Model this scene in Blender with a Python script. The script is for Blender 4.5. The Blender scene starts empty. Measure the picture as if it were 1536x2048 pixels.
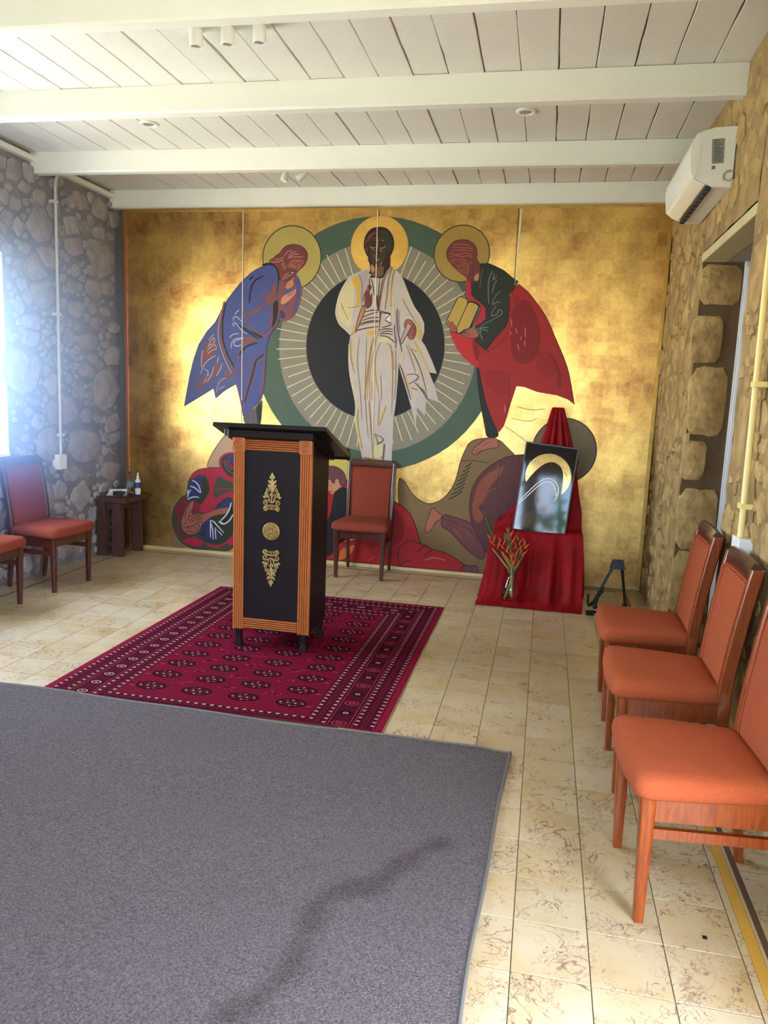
import bpy, bmesh, math, random
from mathutils import Vector, Matrix
from math import sin, cos, pi, radians as R
random.seed(7)
SC = bpy.context.scene
COL = SC.collection

# ------------------------------------------------------------------ camera
YAW, PITCH, ROLL, FPX = 0.2029, 0.1535, 0.0388, 1526.1      # FPX for a frame 2048 px high
cam = bpy.data.cameras.new('camera')
camo = bpy.data.objects.new('camera', cam); COL.objects.link(camo)
fw = Vector((-sin(YAW)*cos(PITCH), cos(YAW)*cos(PITCH), -sin(PITCH)))
rt0 = Vector((cos(YAW), sin(YAW), 0)); up0 = rt0.cross(fw)
rt = rt0*cos(ROLL) + up0*sin(ROLL); up = -rt0*sin(ROLL) + up0*cos(ROLL)
camo.matrix_world = Matrix(((rt.x, up.x, -fw.x, 0), (rt.y, up.y, -fw.y, 0), (rt.z, up.z, -fw.z, 1.6), (0, 0, 0, 1)))
cam.sensor_fit = 'VERTICAL'; cam.sensor_height = 32.0; cam.lens = 32.0*FPX/2048.0
cam.clip_start = 0.05; cam.clip_end = 200
SC.camera = camo

# ------------------------------------------------------------------ sky, sun, exposure
SKY_STRENGTH = 28.0
SUN_ENERGY = 60.0
EXPOSURE = -0.14
SC.view_settings.view_transform = 'Standard'; SC.view_settings.look = 'None'
SC.view_settings.gamma = 1.0; SC.view_settings.use_curve_mapping = False
SC.view_settings.exposure = EXPOSURE
w = bpy.data.worlds.new('sky'); SC.world = w; w.use_nodes = True
nt = w.node_tree; nt.nodes.clear()
g_ = nt.nodes.new('ShaderNodeTexCoord'); sx = nt.nodes.new('ShaderNodeSeparateXYZ')
rp = nt.nodes.new('ShaderNodeValToRGB'); bg = nt.nodes.new('ShaderNodeBackground'); ow = nt.nodes.new('ShaderNodeOutputWorld')
nt.links.new(g_.outputs['Generated'], sx.inputs[0]); nt.links.new(sx.outputs['Z'], rp.inputs[0])
rp.color_ramp.elements[0].position = 0.0; rp.color_ramp.elements[0].color = (.90, .94, 1.0, 1)
rp.color_ramp.elements[1].position = 0.75; rp.color_ramp.elements[1].color = (.22, .46, 1.0, 1)
e_ = rp.color_ramp.elements.new(0.09); e_.color = (.46, .70, 1.0, 1)
nt.links.new(rp.outputs[0], bg.inputs[0]); bg.inputs[1].default_value = SKY_STRENGTH
nt.links.new(bg.outputs[0], ow.inputs[0])
sun = bpy.data.lights.new('sun', 'SUN'); sun.energy = SUN_ENERGY; sun.angle = R(0.6); sun.color = (1.0, .93, .80)
suno = bpy.data.objects.new('sun', sun); COL.objects.link(suno)
suno.rotation_euler = Vector((0.34, 0.42, 0.84)).to_track_quat('Z', 'Y').to_euler()   # high sun over the far right roof

def area(name, loc, direction, sx_, sy_, power, color):
    l = bpy.data.lights.new(name, 'AREA'); l.shape = 'RECTANGLE'; l.size = sx_; l.size_y = sy_
    l.energy = power; l.color = color
    o = bpy.data.objects.new(name, l); COL.objects.link(o); o.location = loc
    o.rotation_euler = (-Vector(direction)).to_track_quat('Z', 'Y').to_euler()
    return o
# daylight coming in through the room's openings (window in the left wall, doors behind and beside the camera), plus an added rear fill
area('window_daylight', (-4.50, 4.20, 1.78), (1, -0.05, -0.08), 1.9, 1.5, 125, (.95, .97, 1.0))
area('side_door_daylight', (1.20, 0.92, 1.15), (-1, .30, -0.15), 1.3, 2.1, 130, (1.0, .88, .68))
area('rear_fill_light', (-1.12, -2.95, 1.7), (0, 1, -0.03), 1.5, 1.5, 55, (.90, .95, 1.0))  # unseen rear fill, added and placed to brighten the gold
for nm, loc, d, a, b in (('window_portal', (-4.52, 4.20, 1.78), (1, 0, 0), 2.0, 1.54), ('rear_portal', (.40, -2.92, 1.1), (0, 1, 0), .9, 2.2)):
    o = area(nm, loc, d, a, b, 1, (1, 1, 1)); o.data.cycles.is_portal = True

# ------------------------------------------------------------------ helpers
def lin(c): return tuple(((x/255)/12.92 if x/255 <= .04045 else ((x/255+.055)/1.055)**2.4) for x in c[:3])
MATS = {}
def mat(name, rgb, rough=.6, metal=0.0, var=0.0, vscale=8.0, bump=0.0, bscale=40.0, rand=0.0, spec=.5, rgb2=None, coat=0.0, stretch=None, sheen=0.0):
    if name in MATS: return MATS[name]
    m = bpy.data.materials.new(name); m.use_nodes = True; n = m.node_tree.nodes; L = m.node_tree.links
    b = n['Principled BSDF']; c = lin(rgb)
    b.inputs['Base Color'].default_value = (*c, 1); b.inputs['Roughness'].default_value = rough
    b.inputs['Metallic'].default_value = metal; b.inputs['Specular IOR Level'].default_value = spec
    if coat: b.inputs['Coat Weight'].default_value = coat; b.inputs['Coat Roughness'].default_value = .06
    if sheen: b.inputs['Sheen Weight'].default_value = sheen; b.inputs['Sheen Roughness'].default_value = .4
    tc = n.new('ShaderNodeTexCoord'); vec = tc.outputs['Object']
    if stretch:
        mp = n.new('ShaderNodeMapping'); mp.inputs['Scale'].default_value = stretch; L.new(vec, mp.inputs[0]); vec = mp.outputs[0]
    if rand or var:
        oi = n.new('ShaderNodeObjectInfo')
        ad = n.new('ShaderNodeVectorMath'); ad.operation = 'ADD'; L.new(vec, ad.inputs[0])
        cb = n.new('ShaderNodeCombineXYZ'); mu = n.new('ShaderNodeMath'); mu.operation = 'MULTIPLY'; mu.inputs[1].default_value = 37.0
        L.new(oi.outputs['Random'], mu.inputs[0]); L.new(mu.outputs[0], cb.inputs[2]); L.new(cb.outputs[0], ad.inputs[1]); vec = ad.outputs[0]
        c2 = lin(rgb2) if rgb2 else tuple(min(1, x*(1-var)) for x in c)
        mx = n.new('ShaderNodeMix'); mx.data_type = 'RGBA'
        mx.inputs[6].default_value = (*c, 1); mx.inputs[7].default_value = (*c2, 1)
        nz = n.new('ShaderNodeTexNoise'); nz.inputs['Scale'].default_value = vscale; nz.inputs['Detail'].default_value = 5; nz.inputs['Roughness'].default_value = .6
        L.new(vec, nz.inputs['Vector'])
        mr = n.new('ShaderNodeMapRange'); mr.inputs['From Min'].default_value = .32; mr.inputs['From Max'].default_value = .68
        L.new(nz.outputs['Fac'], mr.inputs['Value']); L.new(mr.outputs[0], mx.inputs[0])
        out = mx.outputs[2]
        if rand:
            hs = n.new('ShaderNodeHueSaturation'); r2 = n.new('ShaderNodeMapRange')
            r2.inputs['To Min'].default_value = 1-rand; r2.inputs['To Max'].default_value = 1+rand
            L.new(oi.outputs['Random'], r2.inputs['Value']); L.new(r2.outputs[0], hs.inputs['Value']); L.new(out, hs.inputs['Color']); out = hs.outputs[0]
        L.new(out, b.inputs['Base Color'])
    if bump:
        nb = n.new('ShaderNodeTexNoise'); nb.inputs['Scale'].default_value = bscale; nb.inputs['Detail'].default_value = 6; L.new(vec, nb.inputs['Vector'])
        bp = n.new('ShaderNodeBump'); bp.inputs['Strength'].default_value = bump; bp.inputs['Distance'].default_value = .02
        L.new(nb.outputs['Fac'], bp.inputs['Height']); L.new(bp.outputs[0], b.inputs['Normal'])
    MATS[name] = m; return m

def link(name, bm, m, parent=None, smooth=False):
    me = bpy.data.meshes.new(name)
    bmesh.ops.recalc_face_normals(bm, faces=bm.faces)
    bm.to_mesh(me); bm.free()
    for x in (m if isinstance(m, (list, tuple)) else [m]): me.materials.append(x)
    if smooth:
        for p in me.polygons: p.use_smooth = True
        try: me.set_sharp_from_angle(angle=R(smooth if smooth is not True else 40))
        except Exception: pass
    o = bpy.data.objects.new(name, me); COL.objects.link(o)
    if parent: o.parent = parent
    return o
def share(name, me, parent, loc, rot=(0, 0, 0)):
    o = bpy.data.objects.new(name, me); COL.objects.link(o); o.parent = parent; o.location = loc; o.rotation_euler = rot; return o
def thing(name, label, cat, loc=(0, 0, 0), rz=0, group=None):
    o = bpy.data.objects.new(name, None); COL.objects.link(o); o.location = loc; o.rotation_euler = (0, 0, rz); o.empty_display_size = .05
    return tag(o, label, cat, group)
def tag(o, label, cat, group=None):
    o['label'] = label; o['category'] = cat
    if group: o['group'] = group
    return o
def struct(o): o['kind'] = 'structure'; return o
def lab(o, t): o['label'] = t; return o
def copy_tree(o, parent=None):
    c = o.copy(); COL.objects.link(c)
    if parent: c.parent = parent
    for ch in list(o.children): copy_tree(ch, c)
    return c

def box(bm, a, b, mi=0, bev=0.0, mtx=None):
    vs = [bm.verts.new((x, y, z)) for x in (a[0], b[0]) for y in (a[1], b[1]) for z in (a[2], b[2])]
    fs = [bm.faces.new([vs[i] for i in f]) for f in ((0, 1, 3, 2), (4, 6, 7, 5), (0, 4, 5, 1), (2, 3, 7, 6), (0, 2, 6, 4), (1, 5, 7, 3))]
    for f in fs: f.material_index = mi
    if bev:
        es = list({e for f in fs for e in f.edges})
        r = bmesh.ops.bevel(bm, geom=es, offset=bev, segments=2, affect='EDGES', profile=.6)
        vs = list({v for f in r['faces'] for v in f.verts} | {v for v in vs if v.is_valid})
    if mtx: bmesh.ops.transform(bm, matrix=mtx, verts=[v for v in vs if v.is_valid])
    return vs
def newbox(a, b, bev=0.0):
    bm = bmesh.new(); box(bm, a, b, 0, bev); return bm
def prism(bm, poly, axis, a, b, mi=0):
    """extrude a 2-D polygon along an axis ('x','y','z') from a to b"""
    def P(p, t): return {'x': (t, p[0], p[1]), 'y': (p[0], t, p[1]), 'z': (p[0], p[1], t)}[axis]
    v0 = [bm.verts.new(P(p, a)) for p in poly]; v1 = [bm.verts.new(P(p, b)) for p in poly]
    n = len(poly); fs = [bm.faces.new(v0), bm.faces.new(v1[::-1])]
    for i in range(n): fs.append(bm.faces.new((v0[i], v0[(i+1) % n], v1[(i+1) % n], v1[i])))
    for f in fs: f.material_index = mi
    return v0+v1
def loft(bm, rings, cap0=True, cap1=True, mi=0, closed=True):
    R_ = [[bm.verts.new(p) for p in r] for r in rings]; n = len(rings[0])
    for a, b in zip(R_, R_[1:]):
        for i in range(n if closed else n-1):
            f = bm.faces.new((a[i], a[(i+1) % n], b[(i+1) % n], b[i])); f.material_index = mi
    if cap0: bm.faces.new(R_[0][::-1]).material_index = mi
    if cap1: bm.faces.new(R_[-1]).material_index = mi
    return R_
def lathe(bm, prof, n=24, c=(0, 0, 0), mi=0, cap0=True, cap1=True):
    return loft(bm, [[(c[0]+r*cos(2*pi*i/n), c[1]+r*sin(2*pi*i/n), c[2]+z) for i in range(n)] for r, z in prof], cap0, cap1, mi)
def tube(bm, pts, rad, n=8, mi=0, caps=True):
    pts = [Vector(p) for p in pts]; rings = []; prev = None
    for i, p in enumerate(pts):
        t = (pts[min(i+1, len(pts)-1)]-pts[max(i-1, 0)]).normalized()
        if prev is None:
            u = t.orthogonal().normalized()
        else:
            u = (prev - t*prev.dot(t)).normalized()
        prev = u; v = t.cross(u); r = rad[i] if isinstance(rad, (list, tuple)) else rad
        rings.append([p+u*r*cos(2*pi*k/n)+v*r*sin(2*pi*k/n) for k in range(n)])
    loft(bm, rings, caps, caps, mi)
def bez(p, n=6):
    """Catmull-Rom through points"""
    p = [Vector(q) for q in p]; out = []
    for i in range(len(p)-1):
        a, b, c_, d = p[max(i-1, 0)], p[i], p[i+1], p[min(i+2, len(p)-1)]
        for k in range(n):
            t = k/n; out.append(.5*((2*b)+(c_-a)*t+(2*a-5*b+4*c_-d)*t*t+(3*b-a-3*c_+d)*t**3))
    out.append(p[-1]); return out

# room numbers
XL, XR, YB, D, ZC, ZB = -4.075, 0.905, -2.8, 6.767, 3.355, 3.20
MURAL = []
LEFT_STONES = [(5.377, 3.167, 0.135, 0.073, 0), (5.541, 3.188, 0.081, 0.062, 0), (5.25, 3.184, 0.055, 0.047, 0), (5.364, 2.925, 0.077, 0.051, 0), (5.664, 2.819, 0.161, 0.122, 0), (5.748, 2.591, 0.166, 0.082, 0), (5.617, 2.478, 0.193, 0.104, 0), (5.672, 2.318, 0.174, 0.132, 0), (5.535, 2.055, 0.129, 0.065, 0), (5.529, 1.938, 0.13, 0.068, 0), (5.405, 1.672, 0.247, 0.145, 0), (5.473, 2.617, 0.09, 0.04, 0), (5.293, 2.8, 0.075, 0.051, 0), (5.403, 2.764, 0.078, 0.062, 0), (6.24, 3.147, 0.138, 0.069, 0), (6.525, 3.144, 0.15, 0.089, 0), (6.087, 2.908, 0.121, 0.089, 0), (6.262, 2.945, 0.076, 0.049, 0), (6.513, 2.941, 0.136, 0.052, 0), (6.662, 2.942, 0.084, 0.037, 0), (6.128, 2.753, 0.143, 0.076, 0), (6.511, 2.723, 0.227, 0.198, 0), (6.391, 2.429, 0.128, 0.076, 0), (6.607, 2.473, 0.127, 0.063, 0), (6.067, 2.399, 0.084, 0.042, 0), (6.12, 2.224, 0.119, 0.068, 0), (6.372, 2.26, 0.058, 0.051, 0), (6.572, 2.252, 0.078, 0.042, 0), (6.31, 1.962, 0.191, 0.066, 0), (6.563, 1.958, 0.084, 0.038, 0), (6.673, 1.858, 0.146, 0.096, 0), (6.344, 1.81, 0.101, 0.047, 0), (6.275, 1.704, 0.158, 0.062, 0), (6.55, 1.53, 0.236, 0.17, 0), (6.709, 2.122, 0.102, 0.054, 0), (6.014, 1.976, 0.067, 0.084, 0), (5.788, 1.782, 0.102, 0.062, 0), (5.779, 1.576, 0.102, 0.083, 0), (6.129, 1.51, 0.113, 0.052, 0), (5.906, 1.353, 0.217, 0.128, 0), (6.247, 1.289, 0.078, 0.075, 0), (6.405, 1.27, 0.06, 0.034, 0), (6.682, 1.184, 0.148, 0.119, 0), (5.459, 1.346, 0.051, 0.034, 0), (5.591, 1.269, 0.099, 0.062, 0), (5.261, 1.323, 0.093, 0.141, 0), (5.535, 1.425, 0.095, 0.024, 0), (5.69, 1.08, 0.169, 0.125, 0), (6.212, 1.028, 0.378, 0.143, 0), (5.219, 2.111, 0.084, 0.074, 0), (6.737, 3.105, 0.071, 0.074, 0), (5.842, 2.987, 0.1, 0.066, 0), (5.246, 2.944, 0.064, 0.06, 0), (5.675, 3.049, 0.095, 0.051, 0), (6.37, 2.584, 0.079, 0.043, 0), (5.477, 3.073, 0.079, 0.043, 0), (6.604, 0.774, 0.186, 0.089, 0), (6.692, 1.1, 0.12, 0.069, 0), (6.03, 0.799, 0.186, 0.067, 0), (5.644, 0.619, 0.084, 0.127, 0), (5.83, 0.674, 0.11, 0.071, 0), (5.813, 0.52, 0.076, 0.047, 0), (6.134, 0.585, 0.14, 0.136, 0), (6.522, 0.616, 0.161, 0.043, 0), (6.34, 0.39, 0.099, 0.071, 0), (5.894, 0.147, 0.177, 0.08, 0), (5.544, 0.163, 0.118, 0.076, 0), (5.655, 0.413, 0.081, 0.064, 0), (5.352, 0.114, 0.112, 0.062, 0), (6.134, -0.053, 0.094, 0.042, 0)]
MURAL.append(('disc_green',[
('F','green',0.0,0,'3583,2013 3577,2122 3561,2230 3534,2335 3497,2438 3449,2536 3392,2629 3326,2717 3252,2797 3170,2870 3081,2935 2985,2991 2885,3037 2781,3074 2673,3101 2563,3116 2452,3122 2342,3116 2232,3101 2124,3074 2020,3037 1920,2991 1824,2935 1735,2870 1653,2797 1579,2717 1513,2629 1456,2536 1408,2438 1371,2335 1344,2230 1328,2122 1322,2013 1328,1905 1344,1797 1371,1692 1408,1589 1456,1491 1513,1398 1579,1310 1653,1230 1735,1156 1824,1092 1920,1036 2020,989 2124,953 2232,926 2342,910 2452,905 2563,910 2673,926 2781,953 2885,989 2985,1036 3081,1092 3170,1156 3252,1230 3326,1310 3392,1398 3449,1491 3497,1589 3534,1692 3561,1797 3577,1905'),
]))
MURAL.append(('disc_grey',[
('F','greige',0.0,0,'3370,1992 3366,2082 3353,2171 3331,2259 3302,2343 3264,2425 3218,2502 3166,2575 3107,2642 3041,2702 2970,2756 2895,2802 2815,2841 2732,2871 2646,2893 2559,2907 2471,2911 2382,2907 2295,2893 2210,2871 2126,2841 2047,2802 1971,2756 1900,2702 1835,2642 1775,2575 1723,2502 1677,2425 1640,2343 1610,2259 1589,2171 1576,2082 1571,1992 1576,1902 1589,1812 1610,1725 1640,1640 1677,1558 1723,1481 1775,1408 1835,1342 1900,1281 1971,1227 2047,1181 2126,1142 2210,1112 2295,1090 2382,1077 2471,1072 2559,1077 2646,1090 2732,1112 2815,1142 2895,1181 2970,1227 3041,1281 3107,1342 3166,1408 3218,1481 3264,1558 3302,1640 3331,1725 3353,1812 3366,1902'),
]))
MURAL.append(('disc_black',[
('F','black',0.0,0,'3091,2012 3088,2075 3079,2137 3064,2199 3043,2258 3017,2316 2985,2370 2948,2421 2906,2468 2861,2510 2811,2548 2758,2580 2702,2607 2643,2629 2583,2644 2522,2653 2460,2656 2398,2653 2337,2644 2277,2629 2218,2607 2162,2580 2109,2548 2060,2510 2014,2468 1972,2421 1935,2370 1903,2316 1877,2258 1856,2199 1841,2137 1832,2075 1829,2012 1832,1948 1841,1886 1856,1825 1877,1765 1903,1708 1935,1653 1972,1603 2014,1556 2060,1513 2109,1476 2162,1443 2218,1416 2277,1395 2337,1379 2398,1370 2460,1367 2522,1370 2583,1379 2643,1395 2702,1416 2758,1443 2811,1476 2861,1513 2906,1556 2948,1603 2985,1653 3017,1708 3043,1765 3064,1825 3079,1886 3088,1948'),
]))
MURAL.append(('rays',[
('S','ray',7.0,0,'3097,2044 3344,2056'),
('S','ray',7.0,0,'3091,2107 3348,2146'),
('S','ray',7.0,0,'3079,2170 3298,2226'),
('S','ray',7.0,0,'3060,2231 3290,2315'),
('S','ray',7.0,0,'3036,2290 3285,2410'),
('S','ray',7.0,0,'3007,2346 3243,2491'),
('S','ray',7.0,0,'2972,2400 3143,2529'),
('S','ray',7.0,0,'2933,2449 3095,2599'),
('S','ray',7.0,0,'2888,2494 3027,2650'),
('S','ray',7.0,0,'2840,2535 2982,2730'),
('S','ray',7.0,0,'2788,2570 2893,2749'),
('S','ray',7.0,0,'2733,2600 2835,2822'),
('S','ray',7.0,0,'2675,2625 2761,2870'),
('S','ray',7.0,0,'2245,2625 2166,2852'),
('S','ray',7.0,0,'2187,2600 2091,2808'),
('S','ray',7.0,0,'2132,2570 1999,2797'),
('S','ray',7.0,0,'2080,2535 1938,2730'),
('S','ray',7.0,0,'2032,2494 1888,2657'),
('S','ray',7.0,0,'1988,2449 1805,2618'),
('S','ray',7.0,0,'1948,2400 1734,2561'),
('S','ray',7.0,0,'1913,2346 1718,2466'),
('S','ray',7.0,0,'1884,2290 1685,2386'),
('S','ray',7.0,0,'1860,2231 1640,2312'),
('S','ray',7.0,0,'1842,2170 1571,2239'),
('S','ray',7.0,0,'1829,2107 1550,2150'),
('S','ray',7.0,0,'1823,2044 1566,2057'),
('S','ray',7.0,0,'1823,1980 1547,1966'),
('S','ray',7.0,0,'1829,1916 1561,1875'),
('S','ray',7.0,0,'1842,1853 1615,1796'),
('S','ray',7.0,0,'1860,1792 1662,1720'),
('S','ray',7.0,0,'1884,1733 1653,1622'),
('S','ray',7.0,0,'1913,1677 1701,1547'),
('S','ray',7.0,0,'1948,1624 1762,1483'),
('S','ray',7.0,0,'1988,1574 1824,1423'),
('S','ray',7.0,0,'2032,1529 1874,1351'),
('S','ray',7.0,0,'2080,1489 1937,1291'),
('S','ray',7.0,0,'2132,1453 2017,1257'),
('S','ray',7.0,0,'2187,1423 2091,1214'),
('S','ray',7.0,0,'2245,1399 2165,1168'),
('S','ray',7.0,0,'2305,1380 2239,1110'),
('S','ray',7.0,0,'2367,1368 2330,1115'),
('S','ray',7.0,0,'2429,1361 2418,1131'),
('S','ray',7.0,0,'2491,1361 2502,1132'),
('S','ray',7.0,0,'2554,1368 2589,1126'),
('S','ray',7.0,0,'2615,1380 2668,1163'),
('S','ray',7.0,0,'2675,1399 2749,1188'),
('S','ray',7.0,0,'2733,1423 2837,1198'),
('S','ray',7.0,0,'2788,1453 2895,1270'),
('S','ray',7.0,0,'2840,1489 2984,1290'),
('S','ray',7.0,0,'2888,1529 3044,1354'),
('S','ray',7.0,0,'2933,1574 3125,1396'),
('S','ray',7.0,0,'2972,1624 3184,1464'),
('S','ray',7.0,0,'3007,1677 3229,1541'),
('S','ray',7.0,0,'3036,1733 3270,1620'),
('S','ray',7.0,0,'3060,1792 3280,1712'),
('S','ray',7.0,0,'3079,1853 3328,1790'),
('S','ray',7.0,0,'3091,1916 3318,1882'),
('S','ray',7.0,0,'3097,1980 3346,1967'),
]))
MURAL.append(('rock',[
('F','olive',0.0,1,'2728,866 2790,825 2871,696 3008,624 3125,668 3208,762 3254,868 3281,1030 3338,1184 3386,1230 3513,1255 3599,1240 3657,1219 3717,1154 3762,1106 3887,1127 4034,1015 4145,621 4092,180 3820,-22 3411,-13 3083,4 2860,260 2739,598'),
('L','maroon',8.0,1,'2728,866 2790,825 2871,696 3008,624 3125,668 3208,762 3254,868 3281,1030 3338,1184 3386,1230 3513,1255 3599,1240 3657,1219 3717,1154 3762,1106 3887,1127 4034,1015 4145,621 4092,180 3820,-22 3411,-13 3083,4 2860,260 2739,598'),
('S','maroon',7.0,1,'3281,1037 3396,1048 3533,1032'),
('S','olivedark',12.0,1,'3197,688 3268,729 3317,769'),
('S','olivedark',12.0,1,'3216,730 3281,768 3327,807'),
('S','olivedark',12.0,1,'3234,773 3293,807 3336,844'),
('S','olivedark',12.0,1,'3252,815 3306,846 3346,881'),
('S','olivedark',12.0,1,'3270,857 3318,885 3356,918'),
('S','olivedark',12.0,1,'3288,899 3331,923 3365,955'),
('S','olivedark',12.0,1,'3306,941 3343,962 3375,991'),
('S','olivedark',12.0,1,'3324,983 3355,1000 3384,1028'),
('F','gold_pale',0.0,0,'3731,1709 3798,1704 3910,1666 4076,1644 4166,1609 4223,1567 4198,1456 4045,1315 3944,1175 3869,1120 3757,1118 3709,1163 3650,1217 3596,1260 3626,1329 3664,1432 3695,1568'),
('S','ochre',6.0,1,'3652,1364 3757,1301 3862,1227'),
('S','ochre',6.0,1,'3742,1537 3866,1508 3986,1525'),
('S','ochre',6.0,1,'3704,1434 3861,1408 3925,1444'),
]))
MURAL.append(('rock_left',[
('F','tan',0.0,1,'863,843 881,901 915,976 993,1094 1062,1178 1087,1235 1452,1252 1593,893 1391,784 1012,761'),
('L','maroon',7.0,1,'863,843 881,901 915,976 993,1094 1062,1178 1087,1235 1452,1252 1593,893 1391,784 1012,761'),
]))
MURAL.append(('rock_base',[
('F','tandark',0.0,1,'476,126 506,160 536,194 647,139 680,41 475,31'),
]))
MURAL.append(('fig_centre',[
('F','yellow',0.0,1,'2051,1010 2148,1013 2210,1013 2246,993 2280,960 2294,920 2298,788 2057,773'),
('L','black',8.0,1,'2051,1010 2148,1013 2210,1013 2246,993 2280,960 2294,920 2298,788 2057,773'),
('F','redbright',0.0,1,'1859,761 2189,749 2233,803 2304,814 2577,723 2708,631 2773,598 2839,546 2886,473 2922,381 2953,288 2966,245 3107,205 3235,140 3363,74 3396,33 3115,28 2733,40 2144,43 1876,53'),
('L','black',8.0,1,'1859,761 2189,749 2233,803 2304,814 2577,723 2708,631 2773,598 2839,546 2886,473 2922,381 2953,288 2966,245 3107,205 3235,140 3363,74 3396,33 3115,28 2733,40 2144,43 1876,53'),
('F','skin',0.0,1,'2057,799 2089,801 2107,770 2130,758 2138,803 2168,805 2179,762 2195,750 2209,741 2170,713 2135,689 2120,662 2100,667 2086,692 2059,697'),
('F','purplehair',0.0,1,'2053,922 2099,927 2151,921 2197,896 2224,866 2242,816 2240,784 2218,751 2199,744 2182,762 2174,799 2154,814 2138,803 2130,758 2110,776 2096,801 2057,799'),
('L','maroon',5.0,1,'2053,922 2099,927 2151,921 2197,896 2224,866 2242,816 2240,784 2218,751 2199,744 2182,762 2174,799 2154,814 2138,803 2130,758 2110,776 2096,801 2057,799'),
('S','black',6.0,1,'2086,698 2102,693 2112,684'),
('S','black',6.0,1,'2088,737 2104,744'),
('S','black',6.0,1,'2120,662 2135,686 2177,714 2209,738'),
('F','charcoal',0.0,1,'2209,741 2242,727 2269,697 2290,654 2301,610 2307,515 2198,443 2168,149 2097,72 1977,62 1971,297 2068,402 2099,462 2114,527 2118,592 2133,663 2164,710'),
('L','black',6.0,1,'2209,741 2242,727 2269,697 2290,654 2301,610 2307,515 2198,443 2168,149 2097,72 1977,62 1971,297 2068,402 2099,462 2114,527 2118,592 2133,663 2164,710'),
('F','reddark',0.0,1,'2585,534 2647,577 2711,568 2764,521 2792,460 2809,360 2775,262 2694,211 2616,230 2579,343 2568,470'),
('F','orange',0.0,1,'2207,152 2272,177 2350,209 2326,142 2275,86 2211,42 2190,53'),
('F','orange',0.0,1,'2373,318 2425,318 2400,271 2323,239 2225,212 2283,269'),
('S','maroon',14.0,1,'2205,211 2323,233 2413,272 2490,310 2508,337'),
('S','black',10.0,1,'2784,44 2815,79 2852,98 2887,103'),
('S','black',10.0,1,'2840,75 2851,44'),
('S','orange',6.0,1,'2528,159 2543,179 2565,194'),
('S','orange',6.0,1,'2473,64 2511,86 2536,108'),
('F','redbright',0.0,1,'2859,290 2935,265 3011,256 3073,216 3162,208 3269,164 3345,117 3398,92 3478,106 3504,41 3231,25 2931,14 2764,15 2755,221'),
('L','black',7.0,1,'2859,290 2935,265 3011,256 3073,216 3162,208 3269,164 3345,117 3398,92 3478,106 3504,41 3231,25 2931,14 2764,15 2755,221'),
('S','black',9.0,1,'2939,182 2981,239 3018,249'),
('S','black',9.0,1,'2994,141 3043,198 3073,208'),
('S','black',9.0,1,'2778,39 2822,89 2882,101'),
('S','black',9.0,1,'3327,40 3354,88 3376,97'),
('S','orange',12.0,1,'3002,112 3091,149 3196,128'),
('F','mauve',0.0,1,'3361,89 3435,95 3485,107 3509,33 3372,32'),
('L','maroon',6.0,1,'3361,89 3435,95 3485,107 3509,33 3372,32'),
]))
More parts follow.
